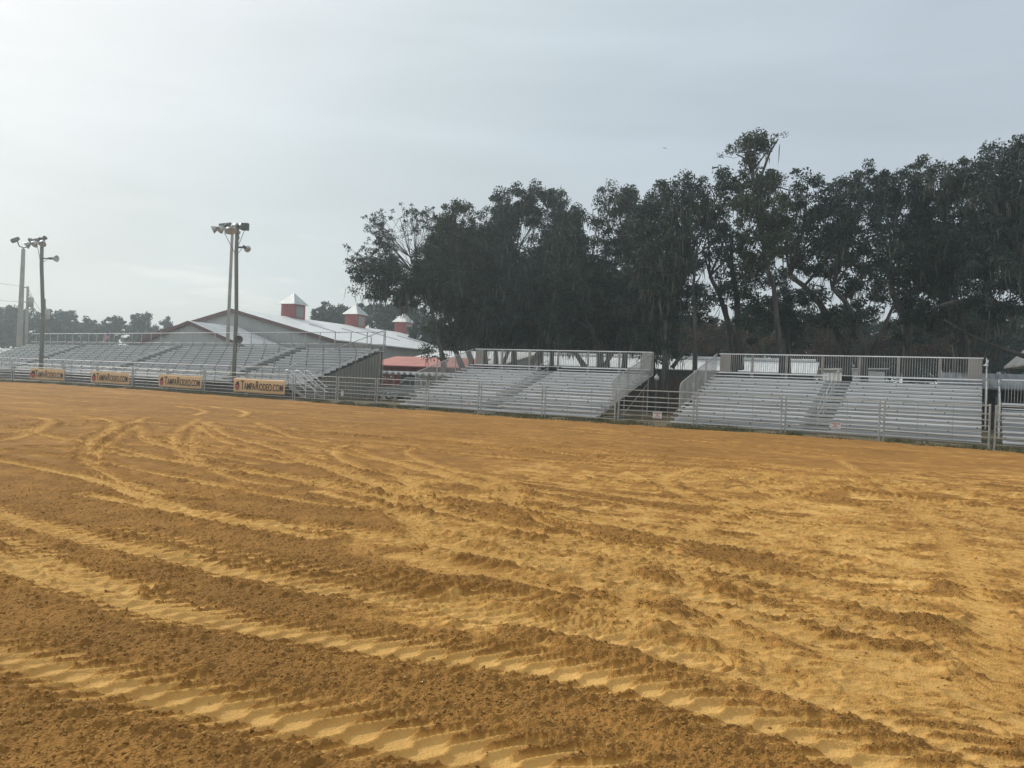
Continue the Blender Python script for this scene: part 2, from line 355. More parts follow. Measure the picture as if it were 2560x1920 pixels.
        berm = np.exp(-((at - hw - .10) / .09) ** 2) * (.6 + fbm(x, y, 6, 2, 60 + ti))
        H[idx] += berm * .028 * (1 - wgt) * stg
        out = (t < 0) if ti % 2 else (t > 0)
        fan = np.exp(-((at - hw - .12) / .12) ** 2) * ridge * fade * (1 - wgt)
        H[idx] += fan * .022 * stg
        grit = fbm(x, y, 7, 2, 170 + ti)
        pk = wgt * (.88 + .14 - (.34 + .12 * sst(5, 10, dd)) * np.minimum(ridge, 1) * (.25 + .75 * fade) + .25 * wob + .12 * grit) * np.clip(1.06 + .30 * fbm(x, y, .8, 3, 90 + ti), .7, 1.1) * (.62 + .38 * stg) * (1 - .08 * far_)  # ridges darker: loose crumbs, plus tread shade put into the colour
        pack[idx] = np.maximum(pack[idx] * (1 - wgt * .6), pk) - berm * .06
    H += fine
    # rake lines of the loose harrowed soil far away
    return H, np.clip(pack, 0, 1)

def fan_ground():
    NA, NR = 1350, 1250
    ang = np.linspace(-math.radians(49), math.radians(49), NA); r = 4.3 * np.exp(np.linspace(0, math.log(92 / 4.3), NR))
    A, R = np.meshgrid(ang, r); X = (np.sin(A) * R).ravel(); Y = (np.cos(A) * R - 2).ravel()
    H, pack = ground_fields(X, Y)
    edge = fence_y(X) - Y - 1.25 + .9 * fbm(X, Y, .5, 3, 21) + .5 * fbm(X, Y, 2.5, 2, 22)     # >0 on the dirt
    H = np.where(edge < 0, .3 * H + .02 * fbm(X, Y, 2, 2, 23), H)
    i = np.arange(NR - 1)[:, None] * NA + np.arange(NA - 1)[None, :]
    F = np.stack([i, i + 1, i + NA + 1, i + NA], -1).reshape(-1, 4)
    fe = edge[F].mean(1)
    V = np.stack([X, Y, H], 1)
    def sub(F, name, m, attr=None):
        u, inv = np.unique(F, return_inverse=True); inv = inv.reshape(F.shape)
        o = npmesh(name, V[u], inv, m, smooth=True)
        if attr is not None:
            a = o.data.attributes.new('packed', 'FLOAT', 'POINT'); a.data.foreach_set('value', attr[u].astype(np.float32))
        return o
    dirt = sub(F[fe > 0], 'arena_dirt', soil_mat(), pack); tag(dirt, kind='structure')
    tag(dirt, 'orange brown arena dirt marked by tractor tyres')
    g = sub(F[fe <= 0], 'ground', verge_mat()); tag(g, 'worn grassy ground under and behind the fence', kind='structure')

def soil_mat():
    m = bpy.data.materials.new('arena soil'); m.use_nodes = True; t = m.node_tree; b = t.nodes['Principled BSDF']; n = t.nodes.new; l = t.links.new
    b.inputs['Roughness'].default_value = .95; b.inputs['Specular IOR Level'].default_value = .15
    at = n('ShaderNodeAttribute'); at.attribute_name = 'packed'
    tcn = n('ShaderNodeTexCoord')
    n1 = n('ShaderNodeTexNoise'); n1.inputs['Scale'].default_value = 38; n1.inputs['Detail'].default_value = 6; n1.inputs['Roughness'].default_value = .65; l(tcn.outputs['Object'], n1.inputs[0])
    n2 = n('ShaderNodeTexNoise'); n2.inputs['Scale'].default_value = .35; n2.inputs['Detail'].default_value = 6; l(tcn.outputs['Object'], n2.inputs[0])
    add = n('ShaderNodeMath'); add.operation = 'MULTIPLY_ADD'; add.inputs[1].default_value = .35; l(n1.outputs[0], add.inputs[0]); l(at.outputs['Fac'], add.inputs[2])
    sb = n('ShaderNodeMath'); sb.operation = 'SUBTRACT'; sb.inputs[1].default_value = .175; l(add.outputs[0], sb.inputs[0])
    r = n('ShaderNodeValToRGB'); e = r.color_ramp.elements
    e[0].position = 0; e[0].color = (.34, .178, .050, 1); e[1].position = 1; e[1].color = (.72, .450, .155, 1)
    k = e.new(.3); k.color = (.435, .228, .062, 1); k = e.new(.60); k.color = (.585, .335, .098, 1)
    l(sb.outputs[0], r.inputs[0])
    mx = n('ShaderNodeMix'); mx.data_type = 'RGBA'; mx.blend_type = 'MULTIPLY'; mx.inputs['Factor'].default_value = 1
    r2 = n('ShaderNodeValToRGB'); r2.color_ramp.elements[0].position = .3; r2.color_ramp.elements[0].color = (.88, .84, .80, 1); r2.color_ramp.elements[1].position = .7; r2.color_ramp.elements[1].color = (1.08, 1.05, 1.0, 1)
    l(n2.outputs[0], r2.inputs[0]); l(r.outputs[0], mx.inputs['A']); l(r2.outputs[0], mx.inputs['B']); 
    n3 = n('ShaderNodeTexNoise'); n3.inputs['Scale'].default_value = 2.6; n3.inputs['Detail'].default_value = 9; n3.inputs['Roughness'].default_value = .72; l(tcn.outputs['Object'], n3.inputs[0])
    r3 = n('ShaderNodeValToRGB'); r3.color_ramp.elements[0].position = .34; r3.color_ramp.elements[0].color = (.84, .82, .80, 1); r3.color_ramp.elements[1].position = .66; r3.color_ramp.elements[1].color = (1.05, 1.05, 1.05, 1)
    mx3 = n('ShaderNodeMix'); mx3.data_type = 'RGBA'; mx3.blend_type = 'MULTIPLY'; mx3.inputs['Factor'].default_value = 1
    l(n3.outputs[0], r3.inputs[0]); l(mx.outputs['Result'], mx3.inputs['A']); l(r3.outputs[0], mx3.inputs['B']); l(mx3.outputs['Result'], b.inputs['Base Color'])
    # crumbs: bump strong on loose soil, weak on packed soil
    vo = n('ShaderNodeTexVoronoi'); vo.inputs['Scale'].default_value = 75; l(tcn.outputs['Object'], vo.inputs['Vector'])
    hs = n('ShaderNodeMath'); hs.operation = 'MULTIPLY_ADD'; hs.inputs[1].default_value = -.6; l(vo.outputs['Distance'], hs.inputs[0]); l(n1.outputs[0], hs.inputs[2])
    st = n('ShaderNodeMapRange'); st.inputs[1].default_value = .1; st.inputs[2].default_value = .8; st.inputs[3].default_value = .75; st.inputs[4].default_value = .4; l(at.outputs['Fac'], st.inputs[0])
    bn = n('ShaderNodeBump'); bn.inputs['Distance'].default_value = .022; l(st.outputs[0], bn.inputs['Strength']); l(hs.outputs[0], bn.inputs['Height'])
    l(bn.outputs[0], b.inputs['Normal'])
    return m
def verge_mat():
    m = mat('worn grass ground', (.055, .07, .025), .95, 0, (.20, .135, .07), scale=.9, bump=.8, bscale=14, contrast=(.35, .62), detail=8); return m

fan_ground()
# the land out to the horizon
base = MB().add([(-3000, -600, -.14), (3000, -600, -.14), (3000, 3500, -.14), (-3000, 3500, -.14)], [(0, 1, 2, 3)])
tag(base.build('land', mat('far land', (.12, .11, .05), .95, 0, (.19, .13, .06), scale=.05)), 'flat land reaching to the horizon', kind='structure')

# loose clods of soil on the near ground
def clods():
    rng = np.random.default_rng(5); n = 70000
    ang = rng.uniform(-.75, .75, n); r = 4.4 * np.exp(rng.uniform(0, math.log(14 / 4.4), n) ** 1.0)
    X = np.sin(ang) * r; Y = np.cos(ang) * r - 2
    H, pk = ground_fields(X, Y)
    clus = fbm(X, Y, 1.8, 3, 71)
    keep = (rng.uniform(0, 1, n) < np.clip(.85 - pk * 1.35 + clus * .7, .012, 1)) & (Y > 2)
    X, Y, H = X[keep], Y[keep], H[keep]; n = len(X)
    sz = .004 + .0085 * rng.uniform(0, 1, n) ** 3.0 + .0002 * r[keep]
    oc = np.array([(1, 0, 0), (-1, 0, 0), (0, 1, 0), (0, -1, 0), (0, 0, 1), (0, 0, -1)], float)
    V = oc[None] * sz[:, None, None] * rng.uniform(.6, 1.25, (n, 6, 1)) + rng.normal(0, .18, (n, 6, 3)) * sz[:, None, None]
    a = rng.uniform(0, 6.28, n); c, s = np.cos(a), np.sin(a)
    Vx = V[..., 0] * c[:, None] - V[..., 1] * s[:, None]; Vy = V[..., 0] * s[:, None] + V[..., 1] * c[:, None]
    W = np.stack([Vx + X[:, None], Vy + Y[:, None], V[..., 2] * .8 + (H + sz * .25)[:, None]], -1)
    f = np.array([(0, 2, 4), (2, 1, 4), (1, 3, 4), (3, 0, 4), (2, 0, 5), (1, 2, 5), (3, 1, 5), (0, 3, 5)])
    F = (f[None] + (np.arange(n) * 6)[:, None, None]).reshape(-1, 3)
    o = npmesh('soil_clods', W.reshape(-1, 3), F, mat('soil clods', (.33, .19, .058), .95, 0, (.46, .27, .09), scale=6, spec=.1), smooth=True)
    tag(o, 'small crumbs of loose soil scattered over the arena dirt', 'soil clods', kind='stuff')
clods()

# grass blades along the fence
def grass():
    rng = np.random.default_rng(9); n = 52000
    X = rng.uniform(-48, 24, n); off = rng.uniform(-1.3, 1.6, n); Y = fence_y(X) - off
    cl = fbm(X, Y, .9, 3, 31)
    keep = rng.uniform(0, 1, n) < np.clip(.45 + cl * 2.6 + .12 * off, 0, 1)
    X, Y = X[keep], Y[keep]; n = len(X); hgt = rng.uniform(.04, .13, n) * (1 + np.clip(cl[keep], 0, 1) * 2.0)
    a = rng.uniform(0, 6.28, n); wd = .012 + .012 * rng.uniform(0, 1, n); lx, ly = rng.normal(0, .04, (2, n))
    b0 = np.stack([X - np.cos(a) * wd, Y - np.sin(a) * wd, np.full(n, -.01)], 1); b1 = np.stack([X + np.cos(a) * wd, Y + np.sin(a) * wd, np.full(n, -.01)], 1)
    tp = np.stack([X + lx, Y + ly, hgt], 1)
    V = np.stack([b0, b1, tp], 1).reshape(-1, 3); F = np.arange(3 * n).reshape(-1, 3)
    o = npmesh('grass', V, F, mat('grass blades', (.075, .085, .035), .8, 0, (.18, .155, .07), scale=1.1))
    tag(o, 'short tufts of grass growing along the foot of the fence', 'grass', kind='stuff')
grass()

# ------------------------------------------------------------------ fence panels
def frame_dir(a, b):
    d = Vector((b[0] - a[0], b[1] - a[1], 0)); return d.length, math.atan2(d.y, d.x)
PANEL_LABELS = [
    'galvanised rail fence panel at the far left edge of the arena',
    'galvanised rail fence panel left of and behind the leftmost orange banner',
    'galvanised rail fence panel between the two leftmost orange banners',
    'galvanised rail fence panel behind the left half of the second banner from the left',
    'galvanised rail fence panel left of the third orange banner from the left',
    'galvanised rail fence panel behind the third orange banner from the left',
    'galvanised rail fence panel just left of the wooden floodlight pole with the round horn',
    'galvanised rail fence panel behind the rightmost and largest orange banner',
    'galvanised rail fence panel in front of the metal stair of the large grandstand',
    'galvanised rail fence panel with a small upright notice before the grey wall',
    'galvanised rail fence panel before the gap with the scalloped white awning',
    'galvanised rail fence panel with a small notice before the left end of the middle bleacher',
    'galvanised rail fence panel with a dented top rail before the middle bleacher aisle',
    'galvanised panel with a dented top rail before the middle bleacher right end',
    'galvanised rail fence panel with a white notice across the gap between two bleachers',
    'galvanised panel with a bent bottom rail before the right bleacher left end',
    'galvanised rail fence panel with a white notice before the aisle of the right bleacher',
    'galvanised rail fence panel before the right end of the right bleacher',
    'galvanised rail fence panel at the right edge of the arena before the lowest bleacher']
RZ = [.17, .40, .62, .83, 1.05, 1.26, 1.565]
def panel(i):
    a, b = POSTS[i], POSTS[i + 1]; L, rz = frame_dir(a, b)
    t = thing('livestock_panel', PANEL_LABELS[i], 'fence panel', (a[0], a[1], 0), rz, 'rail panels of the arena fence')
    g = .085; rnd = random.Random(i)
    for x in (g, L - g):
        hh = FH + rnd.uniform(-.02, .03)
        MB().tube([(x, 0, -.05), (x + rnd.uniform(-.02, .02), 0, hh)], .034, 8).build('post', M['galv'], t)
    for k, z in enumerate(RZ):
        pts = [(g, 0, z), (L * .3, 0, z + rnd.uniform(-.006, .006)), (L * .65, 0, z + rnd.uniform(-.008, .004)), (L - g, 0, z)]
        if i in (12,) and k == 6: pts = [(g, 0, z), (L * .55, 0, z), (L * .72, -.03, z - .07), (L * .85, 0, z - .05), (L - g, 0, z - .02)]
        if i in (13,) and k == 6: pts = [(g, 0, z), (L * .12, -.03, z - .07), (L * .28, 0, z - .08), (L * .38, 0, z), (L - g, 0, z)]
        if i == 15 and k == 0: pts = [(g, 0, z), (L * .15, -.04, z - .09), (L * .3, 0, z - .07), (L - g, 0, z)]
        MB().tube(pts, .022 if k else .026, 6).build('rail', M['galv'] if k > 1 else M['rust'], t)
    if i >= 10:
        for x in (L * .34, L * .66): MB().box((x - .008, .016, RZ[0]), (x + .008, .026, RZ[-1])).build('stay', M['galv'], t)
    for z in (.35, .95, 1.3): MB().tube([(L - g, -.02, z), (L - g + .06, -.05, z - .03), (L + g - .02, -.02, z)], .009, 5).build('chain_link', M['dark'], t)
    # steel stake behind the joint
    return t
for i in range(len(POSTS) - 1): panel(i)

# ------------------------------------------------------------------ text helper
def text_mesh(body, size, name, mt, parent, loc, sx=1.0, offset=0.0, space=1.0, depth=.002, rot=(math.pi / 2, 0, 0)):
    cu = bpy.data.curves.new(name, 'FONT'); cu.body = body; cu.size = size; cu.offset = offset; cu.extrude = depth; cu.space_character = space
    cu.align_x = 'LEFT'
    tmp = bpy.data.objects.new('tmp', cu); COL.objects.link(tmp)
    bpy.context.view_layer.update()
    dg = bpy.context.evaluated_depsgraph_get(); me = bpy.data.meshes.new_from_object(tmp.evaluated_get(dg))
    wdt = max((v.co.x for v in me.vertices), default=0)
    bpy.data.objects.remove(tmp); bpy.data.curves.remove(cu)
    me.name = name; me.materials.clear(); me.materials.append(mt)
    o = bpy.data.objects.new(name, me); COL.objects.link(o); o.parent = parent; o.location = loc; o.rotation_euler = rot; o.scale = (sx, 1, 1)
    return o, wdt * sx

# ------------------------------------------------------------------ banners
def banner(px0, py0, px1, py1, label, seed, fold=0):
    # corners on the fence line plane: find the ground point under each end
    def onfence(px):
        best = None
        for k in range(400):
            Y = 40 + k * .08; u, _ = ray(px, 940); x = u * Y
            d = abs(float(fence_y(np.array(x))) - Y)
            if best is None or d < best[0]: best = (d, x, Y)
        return best[1], best[2]
    a = onfence(px0); b = onfence(px1); L, rz = frame_dir(a, b)
    t = thing('banner', label, 'banner', (a[0], a[1], 0), rz, 'web address banners tied to the fence')
    t.location = Vector((a[0], a[1], 0)) + Vector((math.sin(rz), -math.cos(rz), 0)) * .06
    z0, z1 = .27, 1.19
    rnd = random.Random(seed); nx, nz_ = 40, 8; V = []; F = []
    ph = [rnd.uniform(0, 6) for _ in range(4)]
    for j in range(nz_ + 1):
        for i in range(nx + 1):
            u = i / nx; v = j / nz_
            y = .012 * math.sin(u * 9 + ph[0] + v * 2) + .008 * math.sin(u * 23 + ph[1]) * (1 - v)
            if fold: y += .03 * math.exp(-((u + v * .35 - 1.08) / .05) ** 2)
            sag = -.02 * math.sin(u * math.pi * 3 + ph[2]) * abs(v - .5)
            V.append((u * L, y, z0 + v * (z1 - z0) + sag))
    for j in range(nz_):
        for i in range(nx): q = j * (nx + 1) + i; F.append((q, q + 1, q + nx + 2, q + nx + 1))
    sheet = MB().add(V, F).build('banner_sheet', M['banner'], t, smooth=True)
    so = sheet.modifiers.new('thick', 'SOLIDIFY'); so.thickness = .004; so.offset = 1
    h = z1 - z0; x = L * .155; yb = -.045
    total = L * .815
    # small capitals: big T, ampa, big R, odeo.com ; measured once then condensed to fit
    parts = [('T', 1.0), ('AMPA', .76), ('R', 1.0), ('ODEO.COM', .76)]
    base_z = z0 + h * .22; big = h * .92
    ws = []
    for body, k in parts:
        o, wd = text_mesh(body, big * k, 'probe', M['ink'], t, (0, 0, 0)); ws.append(wd); bpy.data.objects.remove(o)
    kx = total / (sum(ws) + .05 * big * 3)
    cx = x
    for (body, k), wd in zip(parts, ws):
        text_mesh(body, big * k, 'letter_outline', M['cream'], t, (cx, yb, base_z), sx=kx, offset=.020, depth=.001)
        text_mesh(body, big * k, 'lettering', M['ink'], t, (cx, yb - .006, base_z), sx=kx, offset=.007, depth=.001)
        cx += (wd + .05 * big) * kx
    # round emblem: a dark hat over a red rope swirl
    ex, ez, r = L * .08, z0 + h * .45, h * .27
    disc = lambda cx_, cz_, rx, rz_, y, n=18, wv=0: [(cx_ + rx * (1 + wv * math.sin(5 * k * 6.283 / n)) * math.cos(k * 6.283 / n), y, cz_ + rz_ * (1 + wv * math.cos(4 * k * 6.283 / n)) * math.sin(k * 6.283 / n)) for k in range(n)]
    MB().prism(disc(ex, ez - r * .12, r, r, yb, 20, .08), (0, .003, 0)).build('emblem', M['pink'], t)
    e1 = MB(); e1.prism(disc(ex + r * .25, ez + r * .75, r * .55, r * .5, yb - .004), (0, .003, 0)); e1.prism(disc(ex + r * .1, ez + r * .45, r * .8, r * .22, yb - .008), (0, .003, 0))
    e1.build('emblem_hat', M['ink'], t)
    MB().prism(disc(ex + r * .1, ez - r * .55, r * .55, r * .2, yb - .004, 14, .1), (0, .003, 0)).build('emblem_scroll', M['olive'], t)
    for xx in (.02, L - .02):
        for zz in (z0 + .03, z1 - .03): pass
    return t
banner(77, 927, 162, 956, 'smallest orange banner reading TAMPARODEO.COM, farthest left on the fence', 1)
banner(230, 936, 325, 965, 'second orange TAMPARODEO.COM banner from the left, with a creased right corner', 2, 1)
banner(399, 942, 507, 976, 'third orange TAMPARODEO.COM banner from the left, left of the wooden pole', 3)
banner(587, 950, 716, 983, 'largest orange TAMPARODEO.COM banner, right of the foot of the wooden pole', 4)

# ------------------------------------------------------------------ warning notices
def notice(px, py, lab, wd=.42, hg=.28):
    for k in range(3000):
        Y = 24 + k * .015; u, v = ray(px, py); x = u * Y
        if abs(float(fence_y(np.array(x))) - Y) < .02: break
    z = CAMH + v * Y
    # orientation of the local panel
    for i in range(len(POSTS) - 1):
        if POSTS[i][0] <= x <= POSTS[i + 1][0]: _, rz = frame_dir(POSTS[i], POSTS[i + 1])
    t = thing('notice_sign', lab, 'sign', (x + math.sin(rz) * .04, Y - math.cos(rz) * .04, z), rz, 'small notices wired to the fence')
    MB().box((-wd / 2, -.004, -hg / 2), (wd / 2, .0, hg / 2)).build('sign_plate', M['white'], t)
    m = MB(); m.box((-wd * .42, -.008, hg * .22), (wd * .42, -.0045, hg * .42))
    m.box((-wd * .12, -.008, -.02), (wd * .12, -.0045, hg * .14)); m.box((-wd * .35, -.008, -hg * .22), (wd * .35, -.0045, -hg * .13)); m.box((-wd * .38, -.008, -hg * .4), (wd * .3, -.0045, -hg * .33))
    m.build('print', M['signred'], t)
notice(857, 983, 'small upright white notice on the panel right of the metal stair', .26, .30)
notice(1174, 1008, 'small white notice on the fence before the middle bleacher', .38, .2)
notice(1644, 1038, 'white notice with red print on the fence between the two bleachers')
notice(2089, 1064, 'white notice with red print on the fence before the right bleacher aisle', .42, .24)

# ------------------------------------------------------------------ bleachers with picket guards
def bleacher(label, X0, Y0, th, L, rows, run, rise, hs, aisle, m_seat, panels=True, guard_from=4, posts=6, left_guard=True, right_guard=True):
    t = thing('bleacher', label, 'bleacher', (X0, Y0, 0), -th, 'picket backed aluminium bleachers')
    aw = .62
    segs = [(0, L)] if aisle is None else [(0, aisle - aw), (aisle + aw, L)]
    for i in range(rows):
        y = i * run; z = hs + rise * i
        for a, b in segs:
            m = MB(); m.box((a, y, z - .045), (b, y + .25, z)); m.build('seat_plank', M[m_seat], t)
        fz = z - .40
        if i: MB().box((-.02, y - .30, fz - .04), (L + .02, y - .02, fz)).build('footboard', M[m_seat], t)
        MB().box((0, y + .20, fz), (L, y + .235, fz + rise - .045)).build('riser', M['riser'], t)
    MB().box((0, .02, .12), (L, .16, .165)).build('footboard', M[m_seat], t)
    back = (rows - 1) * run + .62; zt = hs + rise * (rows - 1)
    MB().box((-.02, (rows - 1) * run + .28, zt - .44), (L + .02, back, zt - .40)).build('rear_deck', M[m_seat], t)
    if aisle is not None:
        for i in range(rows):
            m = MB(); y = i * run; z = hs + rise * i - .40
            m.box((aisle - aw + .06, y - .32, z + .003), (aisle + aw - .06, y - .03, z + .012))
            m.box((aisle - aw + .08, y + .02, z + rise * .5 - .02), (aisle + aw - .08, y + .26, z + rise * .5 + .02))
            m.build('aisle_step', M['alu_old'], t)
        for k, i0 in enumerate((2, 6, 10)):
            if i0 + 3 >= rows: continue
            y0 = i0 * run; y1 = (i0 + 2.8) * run; z0 = hs + rise * i0 - .4; z1 = hs + rise * (i0 + 2.8) - .4
            m = MB(); pts = [(aisle, y0, z0), (aisle, y0, z0 + .78), (aisle, y0 + .08, z0 + .92), (aisle, y1 - .1, z1 + .95), (aisle, y1, z1 + .9), (aisle, y1 + .02, z1 + .78), (aisle, y1 + .02, z1)]
            m.tube(pts, .022, 7); m.tube([(aisle, y0, z0 + .5), (aisle, y1, z1 + .5)], .018, 6); m.build('aisle_handrail', M['galv'], t)
    # under frame: stringers, legs, braces, seat brackets
    m = MB(); ns = max(3, int(round(L / 1.83)) + 1)
    for k in range(ns):
        x = .06 + (L - .12) * k / (ns - 1)
        m.obox((x, (rows - 1) * run / 2 + .1, (hs - .44 + zt - .44) / 2 - .03), (.05, 0, 0), (0, (rows - 1) * run + .3, (zt - hs)), (0, 0, .09))
        for yy in (1.2, back * .5, back - .25):
            ztop = hs - .5 + rise * yy / run
            if ztop > .1: m.box((x - .03, yy - .03, -.05), (x + .03, yy + .03, ztop))
        m.tube([(x, 1.2, .1), (x, back - .25, .1)], .025, 5)
        m.tube([(x, back * .5, .2), (x, back - .25, zt - .8)], .02, 5)
    m.build('under_frame', M['galv'], t)
    bx_ = []
    for i in range(rows):
        for k in range(ns):
            x = .06 + (L - .12) * (k + (.33 if i % 2 else 0)) / (ns - 1)
            if x > L or (aisle is not None and abs(x - aisle) < aw): continue
            x += .13 * math.sin(i * 2.4 + k); z = hs + rise * i; bx_.append(((x - .025, i * run + .03, z - .13), (x + .025, i * run + .10, z - .046)))
    many(bx_, 'seat_bracket', 'seat_brackets', M['step'], t)
    # rear guard
    gh = 1.07; m = MB(); m.tube([(-.03, back, zt + gh - .02), (L + .03, back, zt + gh - .02)], .026, 6); m.build('top_rail', M['alu'], t)
    MB().tube([(0, back, zt + .02), (L, back, zt + .02)], .02, 6).build('bottom_rail', M['alu'], t)
    m = MB(); n = int(L / .115)
    for k in range(1, n):
        x = L * k / n; m.box((x - .010, back - .010, zt + .02), (x + .010, back + .010, zt + gh - .03))
    m.build('rear_pickets', M['galv'], t)
    for k in range(1, posts):
        x = L * k / posts; MB().box((x - .06, back + .03, -.05), (x + .06, back + .09, zt + gh - .05)).build('guard_post', M['beige'], t)
    if panels:
        for x in (.02, L - .62):
            MB().box((x, back + .015, zt - .0), (x + .60, back + .03, zt + gh - .03)).build('end_panel', M['beige'], t)
    # side guards
    for side, on in ((-1, left_guard), (1, right_guard)):
        if not on: continue
        x = -.14 if side < 0 else L + .14
        y0 = (guard_from - .4) * run; zz = lambda y: hs + rise * y / run
        m = MB()
        pts = [(x, y0 - .15, zz(y0) - .40), (x, y0 - .15, zz(y0) + gh * .72), (x, y0 - .08, zz(y0) + gh * .9), (x, y0 + .08, zz(y0) + gh), (x, back, zz(back) + gh - .35)]
        pts[-1] = (x, back - .05, zt + gh - .02)
        m.tube(pts, .026, 6); m.tube([(x, y0 - .15, zz(y0) - .3), (x, back, zt - .3)], .024, 6)
        m.build('side_rail', M['galv'], t)
        m = MB(); y = y0
        while y < back:
            f = (y - y0) / (back - y0); zb = (zz(y0) - .3) * (1 - f) + (zt - .3) * f; zt_ = (zz(y0) + gh) * (1 - f) + (zt + gh - .02) * f
            m.box((x - .009, y - .009, zb), (x + .009, y + .009, zt_)); y += .115
        m.build('side_pickets', M['galv'], t)
        for f in (.33, .66):
            y = y0 + (back - y0) * f; MB().box((x - .03, y - .03, zz(y) - .5), (x + .03, y + .03, zz(y) + gh + .03)).build('side_post', M['galv'], t)
    return t
bleacher('middle aluminium bleacher with an empty centre aisle, between the large grandstand and the right bleacher', -6.57, 44.5, .503, 12.33, 15, .55, .169, .432, 6.1, 'alu')
bleacher('right aluminium bleacher with the widest picket rail, nearest full bleacher to the camera', 7.6, 36.8, .542, 12.74, 15, .526, .172, .36, 6.5, 'alu', posts=7)
bleacher('lower aluminium bleacher cut off by the right edge of the photo', 19.15, 29.85, .542, 6.0, 8, .55, .18, .40, None, 'alu', panels=False, guard_from=2, posts=3)

# ------------------------------------------------------------------ the large grandstand
def grandstand():
    th = .62; L = 60.0; t = thing('grandstand', 'large raised aluminium grandstand with stair aisles filling the left side', 'grandstand', (-14.77, 52.0, 0), math.pi - th)
    # local x runs left along the stand from its right end, local y runs TOWARDS the arena after the turn, so use -y for depth
    pz = .95; rows = 14; run = .52; rise = .208; hs = pz + .43; y00 = .85
    B = lambda m, x0, x1, d0, d1, z0, z1: m.box((x0, -d1, z0), (x1, -d0, z1))
    ais = (9.0, 27.0, 46.0); aw = .7; segs = [(0, ais[0] - aw), (ais[0] + aw, ais[1] - aw), (ais[1] + aw, ais[2] - aw), (ais[2] + aw, L)]
    for i in range(rows):
        d = y00 + i * run; z = hs + rise * i
        for a, b in segs:
            # planks butt at joints about every 5.5 m
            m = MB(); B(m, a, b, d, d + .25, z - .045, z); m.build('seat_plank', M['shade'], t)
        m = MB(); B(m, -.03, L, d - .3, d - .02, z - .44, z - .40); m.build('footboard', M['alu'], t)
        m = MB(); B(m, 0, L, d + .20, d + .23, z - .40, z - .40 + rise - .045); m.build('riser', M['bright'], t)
    zt = hs + rise * (rows - 1); back = y00 + (rows - 1) * run + .75
    m = MB(); B(m, -.03, L, back - .47, back, zt - .44, zt - .40); m.build('rear_deck', M['alu'], t)
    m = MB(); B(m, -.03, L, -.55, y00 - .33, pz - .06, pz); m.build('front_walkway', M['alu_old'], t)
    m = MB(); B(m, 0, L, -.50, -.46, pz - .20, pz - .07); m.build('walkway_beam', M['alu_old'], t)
    m = MB(); B(m, 0, L, -.2, -.16, 0, pz - .21); m.build('gap_shade_panel', M['dark'], t)  # dark sheet put in for the shaded gap under the walkway
    for ax in ais:
        for i in range(rows):
            m = MB(); d = y00 + i * run; z = hs + rise * i - .40; B(m, ax - aw + .05, ax + aw - .05, d - .02, d + .24, z + rise * .5 - .03, z + rise * .5)
            B(m, ax - aw + .05, ax + aw - .05, d - .31, d - .03, z + .003, z + .014)
            B(m, ax - aw + .05, ax + aw - .05, d + .185, d + .198, z + .003, z + rise - .05)
            m.build('aisle_step', M['step'], t)
    bx_ = []; rnd = random.Random(3)
    for i in range(rows):
        k = (i % 3) * .6
        while k < L:
            if min(abs(k - a) for a in ais) > aw:
                d = y00 + i * run; z = hs + rise * i; bx_.append(((k - .03, -d - .12, z - .14), (k + .03, -d - .03, z - .046)))
            k += 1.83
    bx_.sort(key=lambda b: b[0][0]); many(bx_, 'seat_bracket', 'seat_brackets', M['step'], t)
    # rear rail
    for z, r in ((zt + 1.07, .03), (zt + .12, .022), (zt - .02, .022)): MB().tube([(-.03, -back, z), (L, -back, z)], r, 6).build('rear_rail', M['galv'], t)
    k = 0.02
    while k < L:
        MB().box((k - .025, -back - .025, 1.0), (k + .025, -back + .025, zt + 1.07)).build('rear_rail_post', M['galv'], t); k += 1.83
    # front rail
    for z in (pz + 1.07, pz + .55): MB().tube([(.9, .52, z), (L, .52, z)], .024, 6).build('front_rail', M['galv'], t)
    k = .9; j = 0
    while k < L:
        MB().box((k - .03, .49, pz - .1), (k + .03, .55, pz + 1.07)).build('front_rail_post', M['galv'], t); k += 1.83; j += 1
    m = MB(); k = .2
    while k < L: m.box((k - .04, -.15, -.05), (k + .04, -.07, pz)); m.box((k - .04, -back + .1, -.05), (k + .04, -back + .18, zt - .45)); k += 1.83
    m.build('under_frame', M['galv'], t)
    # right end: two sloping rails with posts
    x = -.12; zz = lambda d: hs + rise * (d - y00) / run
    MB().tube([(x, .52, pz), (x, .52, pz + 1.1), (x, .0, pz + 1.38), (x, -back, zt + 1.22)], .03, 6).build('end_rail', M['galv'], t)
    MB().tube([(x, .52, pz + .02), (x, -back, zt + .1)], .03, 6).build('end_rail', M['galv'], t)
    for d in (.9, 2.4, 3.9, 5.4, 6.9, back): MB().box((x - .025, -d - .025, zz(d) - .55), (x + .025, -d + .025, zz(d) + .82 if d < back else zt + 1.22)).build('end_rail_post', M['galv'], t)
    # sheeted wall under the right end, with its corner post
    poly = [(.25, -1.2, -.05), (.25, -back, -.05), (.25, -back, zt - .50), (.25, -1.2, zz(1.2) - .62)]
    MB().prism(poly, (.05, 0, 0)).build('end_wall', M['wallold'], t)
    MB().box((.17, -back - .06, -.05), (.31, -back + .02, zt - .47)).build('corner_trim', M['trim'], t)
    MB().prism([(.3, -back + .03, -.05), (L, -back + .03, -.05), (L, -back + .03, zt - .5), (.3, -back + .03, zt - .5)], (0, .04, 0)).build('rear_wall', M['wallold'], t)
    return t
gs = grandstand()

